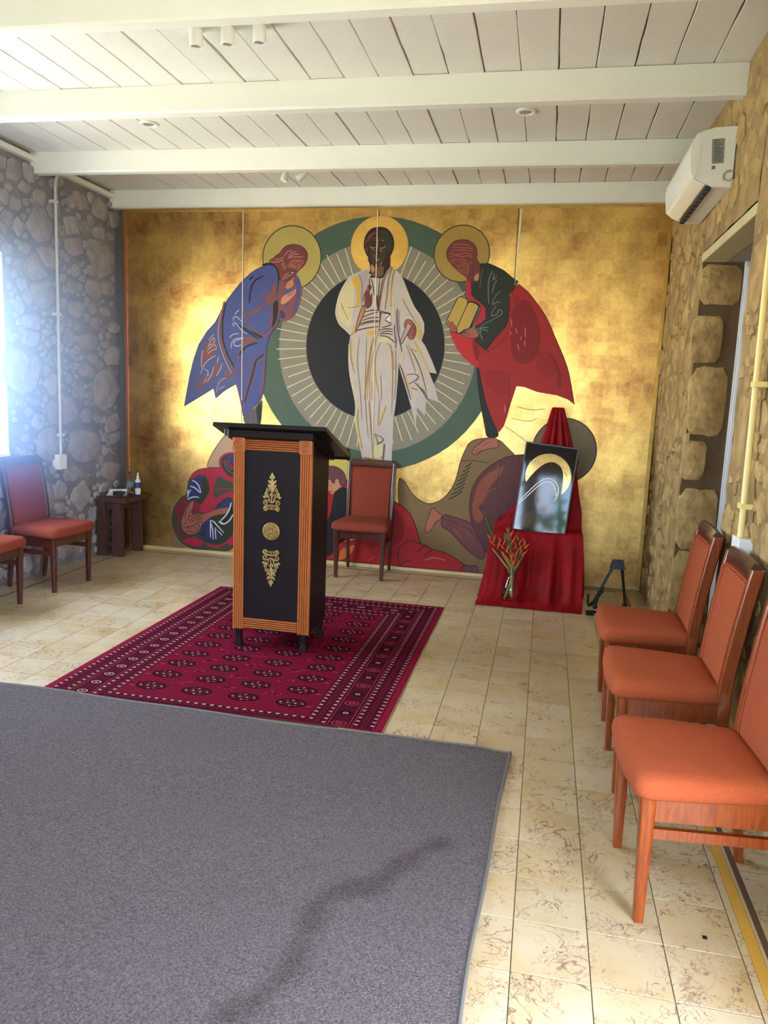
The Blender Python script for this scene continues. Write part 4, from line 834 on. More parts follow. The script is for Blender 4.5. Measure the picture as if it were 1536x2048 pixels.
# ------------------------------------------------------------------ walls
def walls(name, boxes, m):
    bm = bmesh.new()
    for a, b in boxes: box(bm, a, b)
    return struct(link(name, bm, m))
wl = walls('wall_left', [((XL-.46, YB, 0), (XL, 3.2, ZC)), ((XL-.46, 5.20, 0), (XL, D+.3, ZC)), ((XL-.46, 3.2, 0), (XL, 5.20, 1.02)), ((XL-.46, 3.2, 2.54), (XL, 5.20, ZC))], M_mortL)
wr = walls('wall_right', [((XR, YB, 0), (XR+.35, .25, ZC)), ((XR, 1.6, 0), (XR+.35, 4.03, ZC)), ((XR, 5.27, 0), (XR+.35, D+.3, ZC)),
                          ((XR, .25, 2.3), (XR+.35, 1.6, ZC)), ((XR+.02, 4.03, 2.60), (XR+.35, 5.27, ZC)), ((XR+.0, 4.03, 2.61), (XR+.06, 5.27, ZC))], M_mortR)
wb = walls('wall_back', [((XL-.4, D+.03, 0), (XR+.4, D+.3, ZC))], mat('dark_back_wall', (96, 90, 84), .9))
wf = walls('wall_front', [((XL-.4, YB-.2, 0), (-3.4, YB, ZC)), ((-3.4, YB-.2, 0), (-1.9, YB, ZC)), ((-1.9, YB-.2, 0), (-.34, YB, .95)), ((-1.9, YB-.2, 2.45), (-.34, YB, ZC)),  # left opening made to suit the added rear fill
                          ((-.34, YB-.2, 0), (-.05, YB, ZC)), ((.85, YB-.2, 0), (XR+.4, YB, ZC)), ((-.05, YB-.2, 2.2), (.85, YB, ZC))], M_plaster)
# lintel, closed door at the back of the niche and its white frame
struct(link('trim_11', newbox((XR-.016, 3.99, 2.492), (XR+.13, 5.29, 2.545), .006), M_plaster))
struct(link('trim_12', newbox((XR+.125, 4.0, 2.494), (XR+.34, 5.28, 2.60), .003), mat('grey_plaster', (170, 166, 160), .8, var=.15, vscale=4)))
d = struct(link('door_1', newbox((1.200, 4.03, 0), (1.235, 5.265, 2.494)), mat('brown_door_paint', (120, 96, 66), .6)))
fr = mat('white_frame_paint', (214, 216, 218), .6, var=.1, vscale=12)
link('door_frame', newbox((1.140, 5.235, 0), (1.166, 5.272, 2.494), .003), fr, d)
bm = bmesh.new(); pr = []
for i in range(40):
    z = .02+2.44*i/39; w_ = .008+.02*abs(sin(i*1.7)*sin(i*.43))
    pr.append([(1.150, 5.228, z), (1.158+w_, 5.226, z), (1.158+w_, 5.236, z), (1.150, 5.236, z)])
loft(bm, pr); link('plaster_edge', bm, mat('white_filler', (236, 238, 240), .8), d)

# rough render skins: the uneven mortar the stones sit in
def skin(name, parent, base, sgn, y0, y1, z0, z1, m, amp, seed):
    from mathutils import noise
    ny, nz_ = max(2, int((y1-y0)/.055)), max(2, int((z1-z0)/.055)); bm = bmesh.new(); g = []
    for j in range(nz_+1):
        row = []
        for i in range(ny+1):
            y, z = y0+(y1-y0)*i/ny, z0+(z1-z0)*j/nz_
            d_ = noise.fractal(Vector((y*3.2+seed, z*3.2, seed)), 1.0, 2.0, 4)*amp
            row.append(bm.verts.new((base+sgn*(.006+d_), y, z)))
        g.append(row)
    for j in range(nz_):
        for i in range(ny): bm.faces.new((g[j][i], g[j][i+1], g[j+1][i+1], g[j+1][i]))
    return link(name, bm, m, parent, smooth=True)
skin('mortar', wl, XL, 1, 5.21, D+.02, 0, ZC, M_mortL, .012, 1.0); skin('mortar', wl, XL, 1, 4.4, 5.21, 2.55, ZC, M_mortL, .012, 1.0); skin('mortar', wl, XL, 1, 3.6, 5.21, 0, 1.01, M_mortL, .012, 1.0)
M_rev = mat('glare_white_reveal', (236, 232, 222), .85, var=.1, vscale=9, bump=.5, bscale=30)  # stone reveal; window glare put into its white colour
link('window_reveal', newbox((XL-.45, 5.185, 1.02), (XL+.012, 5.21, 2.54), .004), M_rev, wl); link('window_sill', newbox((XL-.45, 3.2, 1.01), (XL+.02, 5.21, 1.035), .004), M_rev, wl)
skin('mortar', wr, XR, -1, 5.28, D+.02, 0, ZC, M_mortR, .012, 5.0); skin('mortar', wr, XR, -1, 1.7, 4.02, 0, ZC, M_mortR, .012, 9.0); skin('mortar', wr, XR, -1, 4.0, 5.3, 2.56, ZC, M_mortR, .010, 3.0)
M_jam = mat('dark_brown_render', (104, 82, 54), .95, var=.25, vscale=7, bump=.4, bscale=30)
link('jamb_render', newbox((XR-.01, 5.262, 0), (1.142, 5.275, 2.494)), M_jam, wr)
# stones ------------------------------------------------------------
def stones(parent, seeds, place, m, proud, nv=15, seed=1, gap=.010):
    rnd = random.Random(seed)
    for i, (u, v, ru, rv, an) in enumerate(seeds):
        poly = []
        for k in range(nv):
            a = 2*pi*k/nv; r_ = 1+rnd.uniform(-.2, .2); x, y = ru*r_*cos(a), rv*r_*sin(a)
            poly.append((u+x*cos(an)-y*sin(an), v+x*sin(an)+y*cos(an)))
        for j, (u2, v2, a2, b2, _) in enumerate(seeds):
            if j == i: continue
            dx, dy = u2-u, v2-v; d_ = math.hypot(dx, dy)
            if d_ < 1e-6 or d_ > ru+rv+a2+b2: continue
            wi, wj = (ru+rv)/2, (a2+b2)/2
            t = d_*wi/(wi+wj)-gap/2; nx, ny = dx/d_, dy/d_; out = []
            for k in range(len(poly)):
                p, q = poly[k], poly[(k+1) % len(poly)]
                sp, sq = (p[0]-u)*nx+(p[1]-v)*ny-t, (q[0]-u)*nx+(q[1]-v)*ny-t
                if sp <= 0: out.append(p)
                if (sp < 0) != (sq < 0) and sp != sq:
                    f = sp/(sp-sq); out.append((p[0]+(q[0]-p[0])*f, p[1]+(q[1]-p[1])*f))
            poly = out
            if len(poly) < 3: break
        if len(poly) < 3: continue
        cx, cy = sum(p[0] for p in poly)/len(poly), sum(p[1] for p in poly)/len(poly)
        pr = proud*rnd.uniform(.55, 1.15)
        def ring(s, d_, jit=0): return [place(cx+(p[0]-cx)*s-u, cy+(p[1]-cy)*s-v, d_+rnd.uniform(-jit, jit)) for p in poly]
        bm = bmesh.new()
        R_ = loft(bm, [ring(1, -.01), ring(.965, pr*.55, pr*.15), ring(.84, pr, pr*.2)], False, False)
        c_ = bm.verts.new(place(cx-u, cy-v, pr*rnd.uniform(.95, 1.2)))
        for k in range(len(poly)): bm.faces.new((R_[-1][k], R_[-1][(k+1) % len(poly)], c_))
        o = link('stone', bm, m, parent, smooth=28)
        o.location = place(u, v, 0) if place(0, 0, 0) == (0, 0, 0) else (0, 0, 0)
def placer(axis, base, sgn):
    """stones are built round their own origin; this returns the map (u, v, depth) -> local xyz"""
    if axis == 'x': return lambda u, v, d_: (sgn*d_, u, v)
    return lambda u, v, d_: (u, sgn*d_, v)
def wall_stones(parent, seeds, axis, base, sgn, m, proud, seed, gap=.010):
    before = set(parent.children)
    stones(parent, seeds, placer(axis, base, sgn), m, proud, seed=seed, gap=gap)
    for o in parent.children:
        if o not in before:
            l = o.location
            o.location = (base, l[1], l[2]) if axis == 'x' else (l[0], base, l[2])
def fill(seeds, u0, u1, v0, v1, rmin, rmax, tries, rnd, el=(.75, 1.35), avoid=None):
    s = list(seeds)
    for _ in range(tries):
        u, v = rnd.uniform(u0, u1), rnd.uniform(v0, v1); r_ = rmin+(rmax-rmin)*rnd.random()**1.6
        if avoid and avoid(u, v): continue
        if all(math.hypot(u-a, v-b) > .86*(r_+(c_+d_)/2) for a, b, c_, d_, _ in s):
            e = rnd.uniform(*el); s.append((u, v, r_*math.sqrt(e), r_/math.sqrt(e), rnd.uniform(-.5, .5)))
    return s
rnd = random.Random(5)
LS = [s for s in LEFT_STONES if s[0]-s[2]*.7 > 5.2 or s[1]-s[3]*.7 > 2.56 or s[1]+s[3]*.7 < 1.0]
LS = [(a, b, c_*1.1, d_*1.1, e) for a, b, c_, d_, e in LS]
LS = fill(LS, 5.27, 6.72, .05, 3.24, .022, .06, 1800, rnd)
LS = fill(LS, 4.75, 5.25, .08, .95, .04, .10, 300, rnd); LS = fill(LS, 4.9, 5.25, 2.64, 3.24, .03, .08, 300, rnd)
wall_stones(wl, LS, 'x', XL, 1, M_stoneL, .026, 3, gap=.016)
RS = fill([], 5.33, 6.72, .08, 3.26, .03, .14, 1500, rnd, (.5, 1.5))
RS2 = fill([(3.86, 1.48, .11, .23, 0), (3.86, 2.2, .10, .28, 0)], 2.55, 3.95, .08, 3.26, .03, .14, 1500, rnd, (.5, 1.5))
RS3 = fill([], 4.05, 5.22, 2.68, 3.26, .05, .12, 900, rnd, (.8, 1.8))
wall_stones(wr, RS+RS2+RS3, 'x', XR, -1, M_stoneR, .017, 4, gap=.02)
for k, (x, z, a, b) in enumerate(((1.012, 2.355, .122, .125), (.960, 2.02, .095, .15), (1.00, 1.63, .115, .225), (.955, 1.25, .075, .13), (1.01, .86, .125, .21), (1.01, .42, .125, .232), (1.0, .1, .12, .09))):
    bm = bmesh.new(); pts = []
    for q in range(20):
        an = 2*pi*q/20; f = (abs(cos(an))**8+abs(sin(an))**8)**(-1/8)
        pts.append((a*f*cos(an)*random.uniform(.96, 1.03), b*f*sin(an)*random.uniform(.96, 1.03)))
    R_ = loft(bm, [[(p[0], .01, p[1]) for p in pts], [(p[0]*.99, -.006, p[1]*.99) for p in pts], [(p[0]*.92, -.014+random.uniform(-.004, .004), p[1]*.95) for p in pts]], False, True)
    o = link('block', bm, M_stoneR, wr, smooth=55); o.location = (x, 5.27, z)
# ------------------------------------------------------------------ mural
PAL = dict(black=(34, 34, 36), blue=(74, 84, 146), bluedeep=(82, 88, 140), book=(196, 164, 84), bronze=(122, 106, 82), bronzedark=(84, 72, 56), charcoal=(38, 38, 42),
  crimson=(186, 44, 66), crimsondark=(132, 42, 58), darkgreen=(46, 48, 38), face=(166, 92, 84), face2=(142, 74, 64), facedark=(74, 58, 42), facelight=(206, 146, 132), facelight2=(172, 104, 92),
  gold_paint=(216, 172, 66), green=(78, 98, 82), greige=(142, 134, 118), hair=(122, 64, 64), hair2=(122, 60, 54), hairdark=(62, 34, 36), halo=(184, 164, 92), halo2=(172, 142, 72),
  lilac=(178, 165, 168), maroon=(86, 38, 38), maroonskin=(118, 56, 58), mauve=(112, 66, 66), navyblue=(56, 58, 110), ochre=(172, 132, 62), ochreskin=(186, 140, 94), olive=(130, 104, 66),
  olivedark=(58, 58, 44), olivegreen=(76, 78, 62), orange=(204, 112, 62), palegold=(214, 200, 158), palegrey=(196, 200, 214), pinkish=(206, 120, 112), purple=(84, 60, 88),
  purplehair=(108, 66, 74), ray=(228, 218, 164), red=(170, 36, 38), redbright=(172, 36, 40), reddark=(138, 28, 32), redlight=(196, 44, 50), redmid=(156, 32, 36), robe=(196, 185, 177),
  rust=(136, 78, 80), rusthair=(142, 86, 70), rustpatch=(146, 78, 56), skin=(206, 140, 110), skinbrown=(172, 102, 84), slate=(82, 88, 96), slategreen=(108, 118, 108),
  tan=(200, 162, 128), tandark=(150, 116, 88), tanlight=(214, 184, 164), teal=(94, 128, 124), throat=(118, 86, 62), white=(226, 226, 226), whitepure=(238, 234, 220), wine=(98, 56, 56), yellow=(204, 190, 92))
def paint(k):
    if k == 'gold_pale': return M_goldp
    if k == 'gold_halo': return gold_mat('halo_gold', (228, 190, 104), (196, 150, 70), .55) if 'halo_gold' not in MATS else MATS['halo_gold']
    return mat('paint_'+k, tuple(x*.93 for x in PAL[k]), .46, var=.10, vscale=7, bump=.04, bscale=60, spec=.22)
mural = thing('wall_mural', 'wide gold leaf wall painting of haloed robed figures filling the end wall', 'mural', (0, D, 0))
MX0, MX1, MZ1 = -3.978, .8925, 3.196
for a, b in ((MX0+.03, -2.790), (-2.784, -1.540), (-1.534, -.345), (-.339, MX1-.03)):
    bm = newbox((a, .0, .03), (b, .025, MZ1-.02)); link('gold_panel', bm, M_gold, mural)
M_cop = mat('copper_strip', (178, 118, 82), .4, metal=.6); M_gs = mat('gold_strip', (206, 166, 84), .42, metal=.8, var=.3, vscale=9)
for nm, a, b, m_ in (('frame_strip', (MX0, -.012, 0), (MX0+.03, .02, MZ1), M_cop), ('frame_strip', (MX1-.03, -.012, .02), (MX1, .02, MZ1), M_gs),
                     ('frame_strip', (MX0+.03, -.010, .002), (-1.5, .02, .034), mat('pale_strip', (206, 180, 130), .5)), ('frame_strip', (-1.498, -.011, .002), (MX1, .02, .032), MATS['pale_strip']),
                     ('frame_strip', (MX0+.03, -.006, MZ1-.022), (MX1-.03, .02, MZ1), M_gs)):
    link(nm, newbox(a, b, .002), m_, mural)
wh = mat('white_joint_strip', (224, 214, 196), .5)
def jstrip(pts, ws, m_):
    bm = bmesh.new(); loft(bm, [[(x-w_/2, -.008, z), (x+w_/2, -.008, z), (x+w_/2, .004, z), (x-w_/2, .004, z)] for (x, z), w_ in zip(pts, ws)])
    return lab(link('joint_strip', bm, m_, mural), 'thin pale joint strip between panels')
jstrip([(-2.789, 3.17), (-2.787, 1.49)], [.007, .006], wh); jstrip([(-1.55, 3.17), (-1.541, 2.243), (-1.52, 1.07)], [.007, .006, .005], wh)
jstrip([(-.321, 3.17), (-.326, 2.9), (-.335, 2.55)], [.016, .011, .004], wh)
GN = {'disc_green': ('painted_disc', 'large green painted disc'), 'disc_grey': ('painted_disc', 'grey painted disc inside the green one'), 'disc_black': ('painted_disc', 'black painted disc in the centre'),
      'rays': ('painted_rays', 'pale painted rays round the black disc'), 'rock': ('painted_rock', 'olive painted rock at lower right'), 'rock_left': ('painted_rock', 'tan painted rock at lower left'), 'rock_base': ('painted_rock', 'brown painted ground beside the crouching figure at lower left'),
      'fig_centre': ('painted_figure', 'painted figure with red robe and yellow halo, low in the centre'), 'fig_lowleft': ('painted_figure', 'crouching painted figure in crimson and blue, low at left'),
      'halo_left': ('painted_halo', 'olive gold halo at left'), 'fig_blue': ('painted_figure', 'bowing bearded painted figure in blue robe'), 'halo_centre': ('painted_halo', 'gold halo at the top centre'),
      'fig_white': ('painted_figure', 'standing painted figure in white and gold robe'), 'halo_right': ('painted_halo', 'olive gold halo at right'), 'fig_red': ('painted_figure', 'bowing painted figure in red cloak holding an open book'),
      'halo_dark': ('painted_halo', 'dark bronze halo behind the red cloth'), 'fig_crouch': ('painted_figure', 'crouching painted figure in brown at lower right')}
def smooth_poly(pts, closed, it=2):
    for _ in range(it):
        n = len(pts); o_ = []
        if not closed: o_.append(pts[0])
        for i in range(n if closed else n-1):
            p, q = pts[i], pts[(i+1) % n]; l = math.hypot(q[0]-p[0], q[1]-p[1])
            if l < .012 and closed: o_ += [p, q]; continue
            o_ += [(p[0]*.78+q[0]*.22, p[1]*.78+q[1]*.22), (p[0]*.22+q[0]*.78, p[1]*.22+q[1]*.78)]
        if not closed: o_.append(pts[-1])
        pts = o_
    return pts
LV = {'disc_green': 1, 'disc_grey': 2, 'disc_black': 3, 'rays': 4, 'rock': 5, 'rock_left': 5, 'rock_base': 5}
YOFF = 0.0
def clampx(p): return (min(max(p[0], MX0+.031), MX1-.031), max(p[1], .036))
for g, its in MURAL:
    base = LV.get(g, 14); bm = bmesh.new(); mi = []; lay = 0
    for kind, colr, wid, sm, pts in its:
        P = [tuple(float(v)/1000 for v in q.split(',')) for q in pts.split()]; P = [(x-4, z) for x, z in P]
        if g == 'rays': lay = 0
        else: lay += 1
        y = -(.0002*base+.00004*lay)
        if colr not in mi: mi.append(colr)
        k = mi.index(colr)
        if kind == 'F':
            Q = [clampx(p) for p in (smooth_poly(P, True) if sm else P)]
            vs = [bm.verts.new((x, y, z)) for x, z in Q]
            try:
                f = bm.faces.new(vs); f.material_index = k; f.normal_update()
                bmesh.ops.triangulate(bm, faces=[f])
            except Exception: pass
        else:
            Q = smooth_poly(P, kind == 'L') if sm else P
            if kind == 'L': Q = Q+[Q[0]]
            Q = [clampx(p) for p in Q]
            wd = wid/1000; L_, R2 = [], []; n = len(Q)
            for i in range(n):
                a, b = Q[max(i-1, 0)], Q[min(i+1, n-1)]
                if kind == 'L' and i in (0, n-1): a, b = Q[n-2], Q[1]
                dx, dz = b[0]-a[0], b[1]-a[1]; l = math.hypot(dx, dz) or 1
                tp = 1 if kind == 'L' else .45+.55*sin(pi*min(1, max(0, (i+.15)/(n-.7))))**.6 if n > 2 else 1
                ox, oz = -dz/l*wd*tp/2, dx/l*wd*tp/2
                L_.append(bm.verts.new((Q[i][0]+ox, y, Q[i][1]+oz))); R2.append(bm.verts.new((Q[i][0]-ox, y, Q[i][1]-oz)))
            for i in range(n-1):
                try: bm.faces.new((L_[i], L_[i+1], R2[i+1], R2[i])).material_index = k
                except Exception: pass
    for f in bm.faces:
        f.normal_update()
        if f.normal.y > 0: f.normal_flip()
    me = bpy.data.meshes.new(GN[g][0]); bm.to_mesh(me); bm.free()
    for c_ in mi: me.materials.append(paint(c_))
    o = bpy.data.objects.new(GN[g][0], me); COL.objects.link(o); o.parent = mural; lab(o, GN[g][1])

# ------------------------------------------------------------------ rug with woven pattern
M_rug = mat('rug_red', (108, 14, 38), .95, var=.18, vscale=120, bump=.25, bscale=300, spec=.04)
M_rugd = mat('rug_dark', (74, 12, 30), .95, var=.2, vscale=120, spec=.04); M_rugn = mat('rug_black', (40, 12, 20), .95, spec=.04)
M_rugl = mat('rug_light', (176, 134, 122), .95, spec=.04); M_rugp = mat('rug_pink', (146, 56, 70), .95, spec=.04); M_ruge = mat('rug_edge', (122, 20, 46), .95, var=.1, vscale=60, spec=.04)
RX0, RX1, RY0, RY1, RZ = -2.49, -.665, 3.375, 5.64, .007
rug = tag(link('rug', newbox((RX0, RY0-.0, .0006), (RX1, RY1, RZ), .002), M_ruge), 'deep red patterned woollen rug lying under the lectern', 'rug')
pm = [M_rug, M_rugd, M_rugn, M_rugl, M_rugp]; bmw = bmesh.new(); zz = RZ+.0002
def rquad(x0, y0, x1, y1, mi, dz=0):
    f = bmw.faces.new([bmw.verts.new(p) for p in ((x0, y0, zz+dz), (x1, y0, zz+dz), (x1, y1, zz+dz), (x0, y1, zz+dz))]); f.material_index = mi
def rell(x, y, a, b, mi, dz, n=8, ph=0):
    f = bmw.faces.new([bmw.verts.new((x+a*cos(2*pi*k/n+ph), y+b*sin(2*pi*k/n+ph), zz+dz)) for k in range(n)]); f.material_index = mi
IY0 = 3.06   # the woven border under the carpet edge starts here
ins = lambda d_: (RX0+d_, max(IY0+d_, RY0), RX1-d_, RY1-d_)
def rect(d_, mi, dz): x0, y0, x1, y1 = ins(d_); rquad(x0, y0, x1, y1, mi, dz)
rect(.035, 1, .0001); rect(.155, 2, .0002); rect(.16, 1, .0003); rect(.275, 2, .0004); rect(.28, 1, .0005); rect(.38, 2, .0006); rect(.386, 0, .0007)
def perimeter(d_, step):
    x0, y0, x1, y1 = RX0+d_, IY0+d_, RX1-d_, RY1-d_
    n = int((x1-x0)/step)
    for k in range(n+1):
        x = x0+(x1-x0)*k/n
        yield x, y1, 0
        if y0 > RY0+.01: yield x, y0, 0
    n = int((y1-y0)/step)
    for k in range(1, n):
        y = y0+(y1-y0)*k/n
        if y > RY0+.01: yield x0, y, 1; yield x1, y, 1
for d_ in (.055, .135, .295, .365):
    for x, y, v in perimeter(d_, .043): rell(x, y, .011, .008, 3, .0010, 6)
    for x, y, v in perimeter(d_, .043): rell(x+.0215*(1-v), y+.0215*v, .006, .006, 2, .0009, 4)
for d_ in (.095, .33):
    for q in (-1, 0, 1):
        for x, y, v in perimeter(d_+q*.012, .022): rell(x+.005*q, y, .004, .004, 4 if q else 2, .0009, 4)
for d_ in (.042, .149, .166, .270, .286, .375):
    x0, y0, x1, y1 = RX0+d_, IY0+d_, RX1-d_, RY1-d_; t_ = .0035; yy = max(y0, RY0)
    rquad(x0, yy, x0+t_, y1, 4, .0008); rquad(x1-t_, yy, x1, y1, 4, .0008); rquad(x0, y1-t_, x1, y1, 4, .0008)
    if y0 > RY0: rquad(x0, y0, x1, y0+t_, 4, .0008)
for i, (x, y, v) in enumerate(perimeter(.218, .125)):
    kind = i % 4
    rell(x, y, .040, .030, 2 if kind != 1 else 4, .0008, 10)
    if kind in (0, 2): rell(x, y, .030, .021, 3, .0010, 10); rell(x, y, .023, .015, 1, .0011, 10); rell(x, y, .008, .006, 3, .0012, 6)
    elif kind == 1: rell(x, y, .034, .024, 1, .0010, 10); rell(x, y, .018, .012, 4, .0011, 8); rell(x, y, .008, .006, 2, .0012, 6)
    else:
        rell(x, y, .016, .012, 3, .0010, 8); rell(x, y, .007, .006, 1, .0011, 6)
rr = random.Random(2)
NX, NY = 4, 9
for i in range(NX):
    for j in range(-1, NY):
        x = RX0+.386+(RX1-RX0-.772)*(i+.5)/NX; y = 3.66+.178*(j+.5)
        if y > RY1-.45 or y < 3.50: continue
        rell(x, y, .088, .056, 2, .0009, 12); rell(x, y, .070, .042, 1, .0010, 12)
        for q in range(12):
            a = 2*pi*q/12; rell(x+.060*cos(a), y+.034*sin(a), .008, .006, (3, 4, 2)[q % 3], .0012, 5)
        rell(x, y, .034, .02, 2, .0011, 8)
        for q in (-1, 1): rell(x+.02*q, y, .009, .007, 3, .0012, 5); rell(x, y+.012*q, .006, .005, 4, .0012, 5)
        xm, ym = x+(RX1-RX0-.772)/NX/2, y+.089
        if i < NX-1 and ym < RY1-.42:
            for q in range(7):
                rell(xm+rr.uniform(-.05, .05), ym+rr.uniform(-.03, .03), .010, .004, 4, .0010, 5)
            rell(xm, ym, .022, .014, 1, .0009, 8)
for sx_ in (0, 1):
    for j in range(10):
        y = 3.55+.17*j
        if y < RY1-.43: rell((RX0+.42) if sx_ == 0 else (RX1-.42), y, .018, .006, 4, .0010, 5); rell((RX0+.425) if sx_ == 0 else (RX1-.425), y+.06, .012, .005, 2, .0010, 5)
lab(link('woven_pattern', bmw, pm, rug), 'dark guls, borders and pale dots woven in the rug')

# ------------------------------------------------------------------ grey carpet
def carpet():
    m = mat('grey_carpet_pile', (125, 114, 113), .98, var=.55, vscale=150, bump=.7, bscale=240, spec=.05, rgb2=(78, 70, 70))
    n = m.node_tree.nodes; L = m.node_tree.links; b = n['Principled BSDF']; out = b.inputs['Base Color'].links[0].from_socket
    at = n.new('ShaderNodeAttribute'); at.attribute_name = 'stain'
    mx = n.new('ShaderNodeMix'); mx.data_type = 'RGBA'; mx.blend_type = 'MULTIPLY'; mx.inputs[7].default_value = (.50, .46, .42, 1)
    L.new(at.outputs['Fac'], mx.inputs[0]); L.new(out, mx.inputs[6]); L.new(mx.outputs[2], b.inputs['Base Color'])
    x0, x1, y0, y1, zt = -4.0, -.098, -.6, 3.36, .011
    nx, ny = 130, 132
    bm = bmesh.new(); lay = bm.verts.layers.float.new('stain')
    line = STAIN
    def dist(x, y):
        best = 9
        for (ax, ay), (bx, by) in zip(line, line[1:]):
            dx, dy = bx-ax, by-ay; t = max(0, min(1, ((x-ax)*dx+(y-ay)*dy)/(dx*dx+dy*dy))); best = min(best, math.hypot(x-ax-dx*t, y-ay-dy*t))
        return best
    xs = [x0+(x1-x0)*(1-(1-i/nx)**1.0) for i in range(nx+1)]; g = []
    for j in range(ny+1):
        row = []
        for i in range(nx+1):
            x = xs[i]; y = y0+(y1-y0)*j/ny
            if j == ny: y += -.012+.018*sin(x*2.1+.6)+.006*sin(x*7)-(.035 if x > -.2 else 0)*((x+.2)/.11 if x > -.2 else 0)
            if i == nx: x += .012*sin(y*1.9+1)+.004*sin(y*6)+.03*max(0, (y-2.0))/1.4-.0
            z = zt+.0012*sin(x*5+y*3)+.001*sin(y*9-x*4)
            if i == nx or j == ny: z = zt-.003
            v = bm.verts.new((x, y, z)); d_ = dist(x, y); wob = .010*sin(x*23)+.008*sin(y*31+x*9)
            v[lay] = .62*max(0, 1-max(0, d_-.018-wob)/.045); row.append(v)
        g.append(row)
    for j in range(ny):
        for i in range(nx): bm.faces.new((g[j][i], g[j][i+1], g[j+1][i+1], g[j+1][i]))
    bd = [g[0][i] for i in range(nx+1)]+[g[j][nx] for j in range(1, ny+1)]+[g[ny][i] for i in range(nx-1, -1, -1)]+[g[j][0] for j in range(ny-1, 0, -1)]
    lo = [bm.verts.new((v.co.x, v.co.y, .0008)) for v in bd]
    for k in range(len(bd)): bm.faces.new((bd[k], lo[k], lo[(k+1) % len(bd)], bd[(k+1) % len(bd)]))
    edge = [tuple(v.co) for v in bd]
    o = link('carpet', bm, m, smooth=50)
    bm = bmesh.new(); me_ = mat('carpet_binding', (104, 100, 92), .9, var=.2, vscale=90)
    tube(bm, [(p[0]+.002, p[1], .0075) for p in edge[nx:nx+ny+1]], .0068, 6)
    tube(bm, [(p[0], p[1]+.002, .0075) for p in edge[nx+ny:nx+ny+nx+1]], .0068, 6)
    lab(link('edge_binding', bm, me_, o), 'stitched grey edge binding')
    return o
STAIN = [(-.276, 2.529), (-.336, 2.45), (-.381, 2.355), (-.44, 2.245), (-.578, 2.156), (-.596, 2.068), (-.595, 1.959), (-.588, 1.847), (-.63, 1.70), (-.69, 1.62)]
tag(carpet(), 'large grey carpet with a dark wandering stain, laid in front of the red rug', 'carpet')

